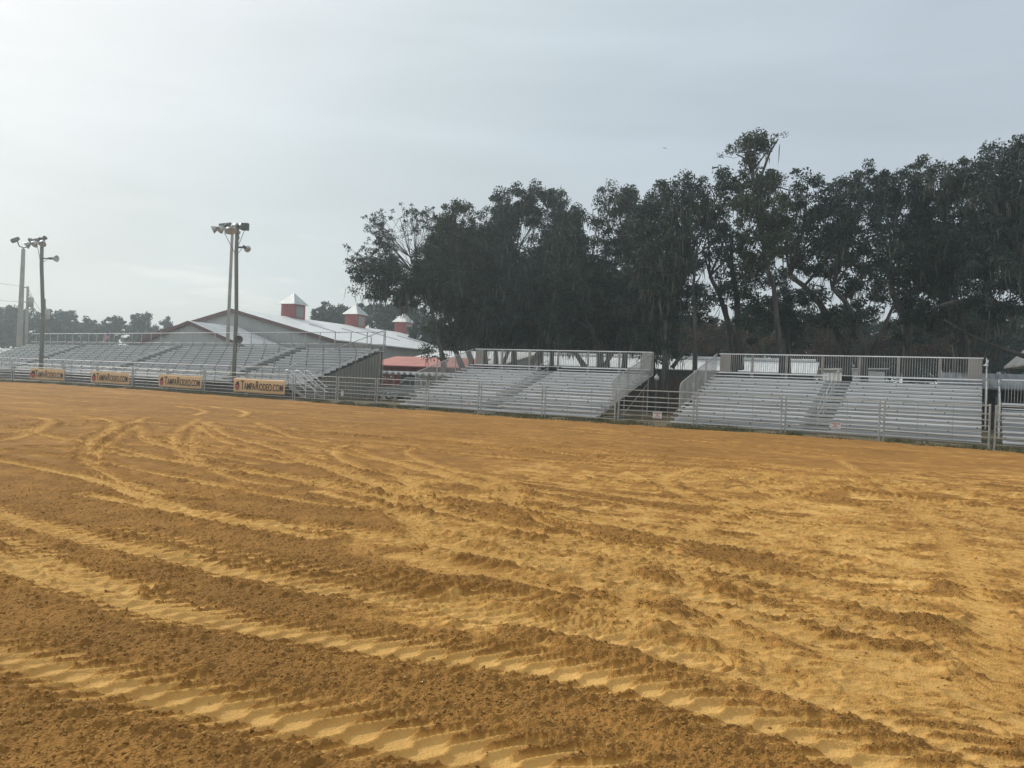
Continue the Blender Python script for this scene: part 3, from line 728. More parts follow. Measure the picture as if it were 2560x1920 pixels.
# stair at the right end of the grandstand: goes down towards the right along the stand
def stair():
    th = .62; t = thing('metal_stair', 'aluminium stair with looped handrails at the right end of the large grandstand', 'stair', (-14.77, 52.0, 0), -th)
    # local x to the right along the stand, y away from the camera
    top = .95; n = 6; r0 = .1; tread = .27
    for yy in (-.45, 1.05):
        MB().prism([(r0, yy, top), (r0 + .12, yy, top), (r0 + n * tread + .35, yy, 0), (r0 + n * tread + .08, yy, 0), (r0, yy, top - .26)], (0, .04, 0)).build('stringer', M['alu_old'], t)
    for k in range(n):
        z = top - (k + .6) * top / n; MB().box((r0 + k * tread, -.42, z - .04), (r0 + k * tread + .27, 1.05, z)).build('tread', M['alu_old'], t)
    sl = -top / (n * tread)
    for yy in (-.5, .28, 1.1):
        m = MB(); x1 = r0 + n * tread + .15
        for dz in (.95, .62):
            m.tube([(r0 - .35, yy, top + dz - .03), (r0 - .1, yy, top + dz), (r0 + .1, yy, top + dz - .03), (x1, yy, dz + .0), (x1 + .18, yy, dz - .06), (x1 + .3, yy, dz - .08)], .024, 7)
        m.tube([(r0 - .35, yy, top - .1), (r0 - .35, yy, top + .92)], .022, 6); m.tube([(x1 + .02, yy, 0), (x1 + .02, yy, .92)], .022, 6)
        m.build('handrail', M['alu'], t)
    m = MB()
    for k in range(14): m.box((r0 + .05 + k * .1, 1.16, .1), (r0 + .065 + k * .1, 1.175, top + .55 - k * .055))
    m.build('pickets', M['galv'], t)
stair()

# ------------------------------------------------------------------ poles with lamps
def lathe(m, c, axis, prof, n=14):
    axis = Vector(axis).normalized(); a = axis.cross(Vector((0, 0, 1)))
    if a.length < .05: a = Vector((1, 0, 0))
    a.normalize(); b = axis.cross(a); c = Vector(c); base_ = len(m.v)
    for x, r in prof:
        for k in range(n): m.v.append(tuple(c + axis * x + (a * math.cos(k * 6.2832 / n) + b * math.sin(k * 6.2832 / n)) * r))
    for i in range(len(prof) - 1):
        for k in range(n): k2 = (k + 1) % n; o = base_ + i * n; m.f.append((o + k, o + k2, o + n + k2, o + n + k))
    m.f.append(tuple(base_ + k for k in range(n))[::-1]); m.f.append(tuple(base_ + (len(prof) - 1) * n + k for k in range(n)))
    return m
def floodlight(t, pos, aim, s=1.0):
    f = lathe(MB(), pos, aim, [(0, .05 * s), (.05 * s, .10 * s), (.15 * s, .17 * s), (.42 * s, .29 * s), (.44 * s, .29 * s), (.43 * s, .26 * s)], 16).build('floodlight', M['lampdish'], t, True)
    lathe(MB(), pos, aim, [(-.38 * s, .09 * s), (-.36 * s, .11 * s), (-.05 * s, .11 * s), (.0, .08 * s)], 10).build('ballast', M['dark'], f)
    return f
def wooden_pole(px, py_top, px_b, Y, r0, r1, label):
    tp = P(px, py_top, Y); bx = P(px_b, 960, Y).x
    t = thing('floodlight_pole', label, 'light pole', (bx, Y, 0), 0, 'wooden floodlight poles of the arena')
    MB().tube([(0, 0, -.1), (.02, 0, 3), (.0, 0, 6), ((tp.x - bx) * .9, 0, tp.z * .85), (tp.x - bx, 0, tp.z)], [r0, r0 * .95, r0 * .88, r1 * 1.05, r1], 12).build('pole', M['wood'], t, True)
    return t, Vector((tp.x - bx, 0, tp.z))
def R_(px, py, Y, t): return P(px, py, Y) - t.location
# right-hand pole
t, tp = wooden_pole(592.8, 572, 583, 54.5, .15, .125, 'wooden floodlight pole with six lamps and a grey horn near its foot')
Y = 54.5
arm0 = R_(540, 573, Y, t); arm1 = R_(614, 573, Y, t); arm0.y -= .1; arm1.y -= .1
MB().tube([arm0, arm1], .05, 4).build('cross_arm', M['dark'], t)
MB().tube([R_(548, 562, Y + .3, t), R_(578, 559, Y + .3, t)], .09, 8).build('ballast_box', M['dark'], t)
for a, b, aim, s in (((546, 569), 0, (-.85, -.25, -.45), 1.0), ((560, 567), 0, (-.45, -.5, -.6), 1.0), ((574, 569), .1, (.3, -.6, -.65), 1.0), ((588, 569), -.15, (-.1, -.7, -.6), .95)):
    floodlight(t, R_(a[0], a[1], Y - .15, t), aim, s)
for px in (586, 600): 
    floodlight(t, R_(px, 566, Y + .35, t), (.05, .9, .25), .85)
m = MB(); m.obox(R_(613, 567, Y, t), (.48, 0, .0), (0, .3, 0), (0, 0, .5)); m.build('ballast_box', M['dark'], t)
floodlight(t, R_(613.5, 618.8, Y + .1, t), (.05, .98, -.1), .86)
m = MB(); m.tube([R_(596, 618, Y, t), R_(611, 619, Y + .05, t)], .07, 6); m.tube([R_(596, 633, Y, t), R_(604, 622, Y, t)], .02, 5); m.build('side_arm', M['dark'], t)
m = MB(); m.tube([R_(561, 582, Y, t), R_(587, 633, Y, t)], .022, 5); m.tube([R_(611, 577, Y, t), R_(595, 616, Y, t)], .022, 5); m.build('brace', M['dark'], t)
MB().tube([R_(597, 585, Y - .2, t), R_(597.5, 592, Y - .22, t), R_(596, 600, Y - .2, t), R_(599, 596, Y - .2, t), R_(597, 590, Y - .2, t)], .018, 5).build('cable', M['dark'], t)
h = lathe(MB(), R_(599, 848.6, Y - .25, t), (.1, -1, -.05), [(-.35, .10), (-.3, .12), (-.05, .13), (.0, .14), (.10, .20), (.16, .275), (.18, .275), (.165, .24), (.02, .06)], 18).build('horn_speaker', M['dark'], t, True)
# left-hand pole
Y = 67; t, tp = wooden_pole(105, 608, 100, Y, .18, .145, 'wooden floodlight pole with three lamps and one side lamp, behind the leftmost banner')
m = MB(); m.tube([R_(80, 602, Y, t), R_(118, 597, Y, t)], .06, 4); m.build('cross_arm', M['dark'], t)
MB().tube([R_(82, 600, Y + .2, t), R_(115, 594, Y + .2, t)], .10, 8).build('ballast_box', M['dark'], t)
for px, py, aim in ((77, 607, (-.7, -.3, -.65)), (93, 603, (-.3, -.5, -.75)), (109, 601, (.15, -.6, -.8))): floodlight(t, R_(px, py, Y - .15, t), aim, 1.1)
lathe(MB(), R_(113, 594, Y, t), (.2, -1, 0), [(-.2, .1), (.2, .14)], 8).build('ballast_box', M['dark'], t)
floodlight(t, R_(131, 646, Y, t), (.97, -.2, -.02), 1.0)
m = MB(); m.tube([R_(107, 646, Y, t), R_(130, 646, Y, t)], .06, 6); m.tube([R_(109, 655, Y, t), R_(119, 648, Y, t)], .02, 5); m.build('side_arm', M['dark'], t)
MB().tube([R_(93, 612, Y, t), R_(101, 655, Y, t)], .022, 5).build('brace', M['dark'], t)

def concrete_pole(px, py, pxb, Y, w0, w1, label):
    tp = P(px, py, Y); bx = P(pxb, 960, Y).x
    t = thing('concrete_pole', label, 'light pole', (bx, Y, 0), .3, 'tall concrete poles behind the grandstand')
    m = MB(); H = tp.z; V = []
    for z, q in ((-.1, w0), (H, w1)):
        for a, b in ((-1, -1), (1, -1), (1, 1), (-1, 1)): V.append((a * q / 2, b * q / 2, z))
    m.add(V, [(0, 3, 2, 1), (4, 5, 6, 7), (0, 1, 5, 4), (1, 2, 6, 5), (2, 3, 7, 6), (3, 0, 4, 7)]); m.build('pole', M['conc'], t)
    return t, H
t, H = concrete_pole(567.5, 583, 564.5, 75, .36, .25, 'concrete pole standing behind the grandstand next to the wooden pole with the grey horn')
for s in (-1, 1):
    MB().tube([(0, 0, H), (s * .3, 0, H + .15)], .035, 5).build('bracket', M['dark'], t)
    floodlight(t, (s * .34, 0, H + .25), (s * .75, -.5, -.55), .8)
t, H = concrete_pole(47.5, 622, 44, 95, .62, .34, 'concrete pole at the far left with two lamps curved like horns')
for s in (-1, 1):
    MB().tube([(0, 0, H), (0, 0, H + .15), (s * .45, 0, H + .3), (s * .6, 0, H + .65), (s * .68, 0, H + .95)], .07, 6).build('bracket', M['dark'], t)
    lathe(MB(), (s * .5, 0, H + 1.3), (s * .85, 0, -.5), [(0, .18), (.3, .27), (.8, .3), (1.0, .2)], 10).build('floodlight', M['dark'], t, True)
# utility poles
def util_pole(px, py, pxb, Y, label, tr, wires=True):
    tp = P(px, py, Y); bx = P(pxb, 960, Y).x; t = thing('utility_pole', label, 'utility pole', (bx, Y, 0), 0)
    MB().tube([(0, 0, -.1), (tp.x - bx, 0, tp.z)], [.2, .15], 8).build('pole', M['conc'] if wires else M['wood'], t, True)
    if tr:
        q = R_(*tr, Y, t); lathe(MB(), q, (0, 0, 1), [(-.62, .28), (-.6, .33), (.6, .33), (.66, .28), (.7, .1)], 12).build('transformer', M['galv'], t, True)
        MB().tube([q + Vector((0, 0, .7)), q + Vector((-.3, 0, 1.1))], .04, 5).build('insulator', M['dark'], t)
    return t
Y = 100; t = util_pole(69.5, 716, 63, Y, 'slim utility pole with a transformer left of the wooden lamp pole', (77, 756))
MB().tube([R_(52, 717, Y, t), R_(70, 719, Y, t)], .06, 5).build('cross_arm', M['dark'], t)
MB().tube([R_(52, 754, Y, t), R_(68, 755, Y, t)], .04, 5).build('cross_arm', M['dark'], t)
util_pole(111.5, 747, 109, 104, 'short brown utility pole just right of the left wooden lamp pole', (118, 787), False)
for a, b, c, lab in ((P(-40, 705, 101), P(20, 711, 101), P(68, 719, 100), 'upper overhead wire running left from the slim utility pole'), (P(-40, 748, 101), P(10, 752, 101), P(66, 756, 100), 'lower overhead wire running left from the slim utility pole'), (P(71, 721, 100), P(85, 752, 103), P(110, 790, 104), 'slanting wire between the two utility poles')):
    tag(MB().tube([a, b, c], .022, 4).build('overhead_wire', M['dark']), lab, 'wire', 'overhead wires')

# flag behind the stand
t = thing('flag', 'small drooping red white and blue flag behind the grandstand', 'flag', (P(269, 960, 92).x, 92, 0))
MB().tube([(0, 0, 0), (0, 0, 5.95)], .03, 6).build('flagpole', M['galv'], t)
cols = [mat('flag red', (.45, .04, .05)), mat('flag white', (.7, .7, .7)), mat('flag blue', (.03, .05, .2))]
fm = MB(); V = []; nx = 8
for j in range(14):
    for i in range(nx + 1): V.append((-.03 - .75 * i / nx + .02 * math.sin(i * 2), .08 * math.sin(i * 1.7 + j * .3), 5.9 - j * .075 - .06 * i))
fm.add(V, [(j * (nx + 1) + i, j * (nx + 1) + i + 1, (j + 1) * (nx + 1) + i + 1, (j + 1) * (nx + 1) + i) for j in range(13) for i in range(nx)])
fo = fm.build('flag_cloth', None, t)
for c in cols: fo.data.materials.append(c)
for k, pgn in enumerate(fo.data.polygons):
    j, i = divmod(k, nx); pgn.material_index = 2 if (j < 7 and i < 3) else j % 2

# ------------------------------------------------------------------ barn
def barn():
    u = Vector((.435, .9, 0)).normalized(); wv = Vector((u.y, -u.x, 0)); O = Vector((-33.6, 92, 0))
    rz = math.atan2(wv.y, wv.x)     # local x = across the gable to the right, local y = along the ridge away
    t = thing('barn', 'big pale metal barn with a low gable and white roof behind the grandstand', 'barn', O, rz)
    W = 15; HR = 9.0; HE = 5.65; Ln = 62
    MB().prism([(-W, 0, -.1), (W, 0, -.1), (W, 0, HE), (0, 0, HR - .05), (-W, 0, HE)], (0, .15, 0)).build('gable_wall', M['wall'], t)
    MB().box((W - .15, .15, -.1), (W, Ln, HE)).build('side_wall', ribbed('side wall', (.34, .35, .34), (.38, .39, .38), 'Y', .3), t)
    MB().box((-W, .15, -.1), (-W + .15, Ln, HE)).build('side_wall', ribbed('side wall left', (.36, .37, .36), (.40, .41, .40), 'Y', .3), t)
    k = (HR - HE) / W
    for s in (1, -1):
        e = s * (W + .5)
        r = MB().prism([(0, -.4, HR), (e, -.4, HR - k * (W + .5)), (e, -.4, HR - k * (W + .5) + .12), (0, -.4, HR + .12)], (0, Ln + .8, 0)).build('roof', ribbed('barn roof', (.64, .66, .65), (.74, .75, .74), 'Y', .6, strength=.5), t)
        MB().prism([(0, -.44, HR - .30), (e, -.44, HR - .30 - k * (W + .5)), (e, -.44, HR + .14 - k * (W + .5)), (0, -.44, HR + .14)], (0, .035, 0)).build('rake_trim', M['trim'], t)
    for yy in (7.5, 14, 20.5, 27, 36, 42):
        f = MB(); x0, x1 = 5.0, 9.8
        f.prism([(x0, yy, HR + .125 - k * x0), (x1, yy, HR + .125 - k * x1), (x1, yy, HR + .17 - k * x1), (x0, yy, HR + .17 - k * x0)], (0, .22, 0)); f.build('skylight', M['dark'], t)
    MB().tube([(W + .1, 33, HE), (W + .1, 33, 3.2), (W + .5, 34, 2.9)], .12, 6).build('downspout', M['trim'], t)
    # cupolas on the ridge
    for q, (d, s) in enumerate(((10.2, 1.8), (23.4, 1.78), (36, 1.75))):
        c = MB().box((-s * .6, d - s * .6, HR - .55), (s * .6, d + s * .6, HR + 1.75)).build('cupola', M['red'], t)
        MB().add([(-s * .78, d - s * .78, HR + 1.76), (s * .78, d - s * .78, HR + 1.76), (s * .78, d + s * .78, HR + 1.76), (-s * .78, d + s * .78, HR + 1.76), (0, d, HR + 3.35)],
                 [(0, 3, 2, 1), (0, 1, 4), (1, 2, 4), (2, 3, 4), (3, 0, 4)]).build('cupola_roof', M['cuproof'], c)
        MB().box((s * .6 + .002, d - s * .38, HR + .1), (s * .6 + .05, d + s * .38, HR + 1.5)).build('louvre', ribbed('grey louvre', (.24, .24, .23), (.28, .28, .27), 'Z', .1), c)
        if q == 2: MB().tube([(0, d, HR + 3.3), (0, d, HR + 4.0)], .03, 5).add([(-.3, d, HR + 4), (.35, d, HR + 4.05), (.3, d, HR + 4.35), (-.1, d, HR + 4.5)], [(0, 1, 2, 3)]).build('weathervane', M['white'], c)
    return t
barn()
def annex():
    u = Vector((.435, .9, 0)).normalized(); wv = Vector((u.y, -u.x, 0)); O = Vector((-33.6, 92, 0)) - u * 7.2 + wv * 1.2
    O = Vector((-35.4, 84.0, 0))
    rz = math.atan2(wv.y, wv.x)
    t = thing('barn_annex', 'low white roofed annex with its own gable before the big barn', 'barn', O, rz)
    W = 8; HR = 6.85; HE = 4.4; k = (HR - HE) / W; Ln = 7.0
    MB().prism([(-W, 0, -.1), (W, 0, -.1), (W, 0, HE), (0, 0, HR - .05), (-W, 0, HE)], (0, .15, 0)).build('gable_wall', M['wall'], t)
    for s in (1, -1):
        e = s * (W + .4)
        MB().prism([(0, -.3, HR), (e, -.3, HR - k * (W + .4)), (e, -.3, HR - k * (W + .4) + .1), (0, -.3, HR + .1)], (0, Ln, 0)).build('roof', M['annexroof'], t)
        MB().prism([(0, -.34, HR - .24), (e, -.34, HR - .24 - k * (W + .4)), (e, -.34, HR + .12 - k * (W + .4)), (0, -.34, HR + .12)], (0, .035, 0)).build('rake_trim', M['trim'], t)
annex()

# ------------------------------------------------------------------ small buildings in the gap
def strip_building(name, label, cat, pA, pB, he, hr, depth, mw, mr_, wall_top=None):
    """long low building: front eave from pA to pB, roof rises away from the camera"""
    L, rz = frame_dir(pA, pB); t = thing(name, label, cat, (pA[0], pA[1], 0), rz)
    MB().prism([(-.3, -.5, he), (-.3, depth, hr), (-.3, depth, hr + .1), (-.3, -.5, he + .08)], (L + .6, 0, 0)).build('roof', mr_, t)
    MB().box((0, .6, -.1), (L, .75, he)).build('front_wall', mw, t)
    MB().box((0, depth - .2, -.1), (L, depth - .05, hr - .02)).build('back_wall', mw, t)
    for x in (0, L - .12): MB().prism([(x, .76, -.1), (x, depth - .21, -.1), (x, depth - .21, hr - .05), (x, .76, he + .0)], (.12, 0, 0)).build('side_wall', mw, t)
    return t, L
a = P(925, 915, 72); b = P(1158, 925, 67.5)
t, L = strip_building('red_shed', 'low red shed with a faded red metal roof right of the grandstand', 'shed', (a.x, a.y), (b.x, b.y), 2.75, 3.75, 4.5, M['red'], M['redroof'])
k = 0
while k < L: MB().box((k, -.3, 0), (k + .1, -.2, 2.75)).build('post', M['trim'], t); k += 2.4
a = P(1000, 905, 84); b = P(1260, 915, 76)
strip_building('white_lean_to', 'low white roofed lean-to between the barn and the red shed', 'shed', (a.x, a.y), (b.x, b.y), 3.4, 5.0, 6.5, M['wall'], M['whiteroof'])
# long white roofed building behind the trees
def long_house():
    a = P(1190, 912, 90); b = P(2035, 930, 75.5); L, rz = frame_dir((a.x, a.y), (b.x, b.y))
    t = thing('long_building', 'long low building with a bright white metal roof behind the oak trees', 'building', (a.x, a.y, 0), rz)
    he, hr = 3.8, 5.15
    for y0, z0, y1, z1 in ((-.4, he, 4.5, hr), (9.4, he, 4.5, hr)):
        MB().prism([(-.3, y0, z0), (-.3, y1, z1), (-.3, y1, z1 + .1), (-.3, y0, z0 + .1)], (L + .6, 0, 0)).build('roof', M['whiteroof'], t)
    MB().prism([(0, 4.1, hr + .05), (0, 4.9, hr + .05), (0, 4.9, hr + .26), (0, 4.5, hr + .36), (0, 4.1, hr + .26)], (L, 0, 0)).build('ridge_vent', M['white'], t)
    MB().box((0, .3, -.1), (L, .45, he)).build('front_wall', M['dark'], t)  # shade below the eave put into the dark wall colour
    MB().box((0, 8.8, -.1), (L, 8.95, he)).build('back_wall', M['dark'], t)
    for x in (0, L - .15): MB().prism([(x, .46, -.1), (x, 8.79, -.1), (x, 8.79, he), (x, 4.5, hr - .05), (x, .46, he)], (.15, 0, 0)).build('end_wall', M['wall'], t)
long_house()
def white_shed():
    a = P(2056, 960, 70); b = P(2124, 960, 67); L, rz = frame_dir((a.x, a.y), (b.x, b.y))
    t = thing('white_shed', 'small white ribbed shed behind the right bleacher rail', 'shed', (a.x, a.y, 0), rz)
    MB().box((0, 0, -.1), (L, 4, 4.1)).build('walls', ribbed('white ribbed wall', (.6, .62, .62), (.68, .7, .7), 'X', .5, strength=1.0), t)
    MB().prism([(-.2, -.2, 4.12), (-.2, 4.2, 4.35), (-.2, 4.2, 4.45), (-.2, -.2, 4.22)], (L + .4, 0, 0)).build('roof', M['white'], t)
white_shed()
# board fence in the gap between the bleachers
def board_fence():
    a = P(1560, 960, 63); b = P(2010, 960, 57); L, rz = frame_dir((a.x, a.y), (b.x, b.y))
    t = thing('board_fence', 'dark brown board fence in the shade behind the gap between the bleachers', 'fence', (a.x, a.y, 0), rz)
    m = MB(); x = 0; rnd = random.Random(2)
    while x < L: m.box((x, rnd.uniform(0, .01), -.05), (x + .19, .03, 2.65 + rnd.uniform(-.04, .04))); x += .2
    m.build('boards', M['brownwood'], t)
    for z in (.5, 2.2): MB().box((0, .04, z), (L, .09, z + .1)).build('cross_rail', M['brownwood'], t)
board_fence()
# scalloped awning
def awning():
    a = P(924, 960, 61); b = P(1112, 960, 55.5); L, rz = frame_dir((a.x, a.y), (b.x, b.y))
    t = thing('scalloped_awning', 'low awning with a white wavy metal edge in the gap beside the grandstand', 'awning', (a.x, a.y, 0), rz)
    V = []; n = 220; zf = 2.12
    for y, dz in ((0, 0), (3.2, .02)):
        for k in range(n + 1): 
            x = L * k / n; V.append((x, y, zf + dz + .085 * math.cos(x * 2 * math.pi / .68)))
    m = MB().add(V, [(k, k + 1, n + 2 + k, n + 1 + k) for k in range(n)]); o = m.build('wavy_roof', M['white'], t)
    so = o.modifiers.new('t', 'SOLIDIFY'); so.thickness = .10
    x = .4
    while x < L: MB().box((x, 2.8, -.05), (x + .1, 2.9, 2.0)).build('post', M['galv'], t); x += 2.2
    MB().box((0, 3.25, -.1), (L, 3.35, 2.0)).build('back_wall', mat('shed back', (.09, .09, .10), .8, 0, (.14, .14, .14), scale=1), t)
    for k, px in enumerate((939, 960, 980, 1083)):
        q = P(px, 945, 60.3 - k * .5); rr = MB(); pts = [q + Vector((.12 * math.cos(j * .6283), 0, .12 * math.sin(j * .6283))) for j in range(11)]
        rr.tube(pts, .03, 6); rr.tube([q + Vector((.06, 0, -.1)), q + Vector((.2, 0, -.26))], .03, 5)
        tag(rr.build('rope_coil', M['galv']), ['pale rope coil hanging under the awning beside the grandstand wall', 'pale rope coil under the awning, second from the grandstand wall', 'pale rope coil under the awning, left of the parked pickup', 'pale rope coil under the awning behind the middle bleacher steps'][k], 'rope coil', 'rope coils hanging under the awning')
awning()
# picnic tables under and before the awning
def table(px, Y, rz, lab):
    q = P(px, 960, Y); t = thing('picnic_table', lab, 'table', (q.x, q.y, 0), rz, 'picnic tables beside the grandstand')
    MB().box((-.9, -.37, .72), (.9, .37, .76)).build('tabletop', M['alu_old'], t)
    for s in (-1, 1): MB().box((-.9, s * .72 - .13, .42), (.9, s * .72 + .13, .46)).build('seat', M['alu_old'], t)
    for x in (-.65, .65):
        m = MB(); m.tube([(x, -.65, 0), (x, -.25, .72)], .03, 5); m.tube([(x, .65, 0), (x, .25, .72)], .03, 5); m.tube([(x, -.75, .4), (x, .75, .4)], .03, 5); m.build('leg', M['galv'], t)
table(950, 56, -.5, 'grey picnic table left of the parked pickup'); table(985, 54.5, -.6, 'grey picnic table just before the parked pickup')

# pickup truck
def pickup():
    q = P(1040, 960, 58.5); t = thing('pickup_truck', 'silver pickup truck parked behind the left end of the middle bleacher', 'pickup', (q.x, q.y, 0), math.radians(160))
    paint = mat('silver paint', (.34, .35, .35), .3, .3)
    side = [(-2.75, .5), (-2.75, 1.0), (-1.0, 1.05), (-.95, 1.10), (-.7, 1.1), (.2, 1.1), (1.0, 1.08), (2.5, 1.0), (2.7, .8), (2.72, .45), (2.3, .4), (-2.3, .4)]
    MB().prism([(x, -.95, z) for x, z in side], (0, 1.9, 0)).build('body', paint, t)
    cab = [(-1.0, 1.1), (-.85, 1.72), (-.5, 1.8), (.45, 1.78), (1.15, 1.1)]
    V = [(x, y * (1 if z < 1.3 else .84), z) for y in (-.9, .9) for x, z in cab]
    MB().add(V, [(0, 1, 2, 3, 4)[::-1], (5, 6, 7, 8, 9)] + [(i, i + 1, 6 + i, 5 + i) for i in range(4)]).build('cab', paint, t)
    for s in (-1, 1):
        MB().add([(-.82, s * .895, 1.16), (.95, s * .895, 1.16), (.42, s * .785, 1.68), (-.72, s * .785, 1.68)], [(0, 1, 2, 3)]).build('side_window', M['glass'], t)
        for x in (-1.75, 1.75):
            wh = lathe(MB(), (x, s * .82, .38), (0, 1, 0), [(-.12, .30), (-.11, .38), (.11, .38), (.12, .30)], 18).build('wheel', M['rubber'], t, True)
            lathe(MB(), (x, s * .82, .38), (0, s, 0), [(.10, .24), (.135, .22)], 14).build('rim', M['alu'], wh)
        MB().box((2.66, s * .7 - .18, .68), (2.735, s * .7 + .18, .86)).build('headlight', M['white'], t)
        MB().box((.75, s * .95 - (.0 if s > 0 else .22), 1.1), (.9, s * .95 + (.22 if s > 0 else 0), 1.3)).build('mirror', M['dark'], t)
    MB().add([(1.17, -.8, 1.14), (1.17, .8, 1.14), (.5, .68, 1.74), (.5, -.68, 1.74)], [(0, 1, 2, 3)]).build('windscreen', M['glass'], t)
    MB().box((2.70, -.9, .42), (2.82, .9, .6)).build('bumper', M['dark'], t)
pickup()

# globe lamp
q = P(1641, 960, 50); t = thing('globe_lamp', 'black post lamp with a round white globe in the gap between the bleachers', 'lamp', (q.x, q.y, 0))
z = P(1640, 945, 50).z
MB().tube([(0, 0, -.05), (0, 0, .3), (0, 0, .35), (0, 0, z - .2)], [.10, .09, .045, .04], 10).build('post', M['dark'], t, True)
lathe(MB(), (0, 0, z), (0, 0, 1), [(-.17, .06), (-.12, .12), (-.03, .165), (.05, .16), (.12, .12), (.17, .06)], 16).build('globe', M['globe'], t, True)
lathe(MB(), (0, 0, z + .17), (0, 0, 1), [(0, .08), (.04, .06), (.09, .015)], 10).build('finial', M['globe'], t, True)

# sheds at the right edge
def right_sheds():
    t = thing('open_shed', 'dark open shed with a low ribbed grey roof at the right edge', 'shed', (27.0, 46.5, 0), -.5)
    MB().prism([(-1, -.5, 2.5), (-1, 4.2, 3.5), (-1, 4.2, 3.6), (-1, -.5, 2.6)], (12, 0, 0)).build('roof', M['greyroof'], t)
    for k in range(5): MB().box((-.8 + k * 2.7, -.1, -.05), (-.68 + k * 2.7, .02, 2.55)).build('post', M['dark'], t)
    MB().box((-1, 4.0, -.05), (11, 4.1, 3.35)).build('back_wall', M['dark'], t)
    q = P(2572, 908, 56); t = thing('pavilion', 'pavilion with a steep ribbed grey metal roof under the trees at the right edge', 'pavilion', (q.x, q.y, 0), -.35)
    z = q.z; MB().add([(0, 0, z), (9, 0, z), (9, 7, z), (0, 7, z), (2.6, 3.5, z + 3.4), (6.4, 3.5, z + 3.4), (0, 0, z - .15), (9, 0, z - .15), (9, 7, z - .15), (0, 7, z - .15)],
                      [(0, 1, 5, 4), (1, 2, 5), (2, 3, 4, 5), (3, 0, 4), (6, 9, 8, 7), (0, 6, 7, 1), (1, 7, 8, 2), (2, 8, 9, 3), (3, 9, 6, 0)]).build('roof', M['greyroof'], t)
    for x in (.3, 8.6):
        for y in (.3, 6.6): MB().box((x, y, -.05), (x + .15, y + .15, z - .16)).build('post', M['brownwood'], t)
right_sheds()

# bird
q = P(1663, 371, 150); t = tag(MB().add([(-.02, 0, 0), (.22, 0, .03), (.5, 0, -.06), (.2, 0, .10), (-.2, 0, .12), (-.6, 0, .2), (-.25, .05, .02), (.05, .18, .02), (.05, -.18, .02), (.25, .03, .06)],
    [(0, 7, 3), (0, 3, 8), (1, 2, 3), (1, 3, 7), (1, 8, 3), (6, 0, 4), (6, 5, 4), (4, 0, 3), (0, 1, 7), (0, 8, 1)]).build('bird', M['dark']), 'small dark bird gliding in the sky left of the tallest tree', 'bird'); t.location = q
t.scale = (1, 1, 1)

# ------------------------------------------------------------------ trees
def leaf_cloud(rng, C, rad, per, size, flat=.75):
    """leaf quads round cluster centres C (n,3)"""
    n = len(C) * per; c = np.repeat(C, per, 0); rr = np.repeat(rad, per)
    d = rng.normal(0, 1, (n, 3)); d /= np.linalg.norm(d, axis=1)[:, None] + 1e-9
    p = c + d * (rr * rng.uniform(0, 1, n) ** .45)[:, None] * np.array([1, 1, flat])
    a = rng.normal(0, 1, (n, 3)); a /= np.linalg.norm(a, axis=1)[:, None] + 1e-9
    b = np.cross(a, rng.normal(0, 1, (n, 3))); b /= np.linalg.norm(b, axis=1)[:, None] + 1e-9
    s = size * rng.uniform(.6, 1.3, n)[:, None]
    V = np.stack([p - a * s, p + b * s * .45, p + a * s, p - b * s * .45], 1).reshape(-1, 3)
    return V
def strands(rng, C, lmin, lmax, wd):
    n = len(C); Ln = rng.uniform(lmin, lmax, n) ; a = rng.uniform(0, 3.1416, n); w_ = wd * rng.uniform(.6, 1.4, n)
    dx = np.stack([np.cos(a) * w_, np.sin(a) * w_, np.zeros(n)], 1)
    sw = rng.normal(0, .06, (n, 3)); sw[:, 2] = 0
    rows = []
    for f, g in ((0, .5), (.3, 1), (.7, .7), (1, .08)):
        p = C + sw * f * 2 + rng.normal(0, .035, (n, 3)) * (f > 0); p = p.copy(); p[:, 2] -= Ln * f; rows += [p - dx * g, p + dx * g]
    V = np.stack(rows, 1).reshape(-1, 3); b = (np.arange(n) * 8)[:, None, None]
    F = (np.array([(0, 1, 3, 2), (2, 3, 5, 4), (4, 5, 7, 6)])[None] + b).reshape(-1, 4)
    return V, F
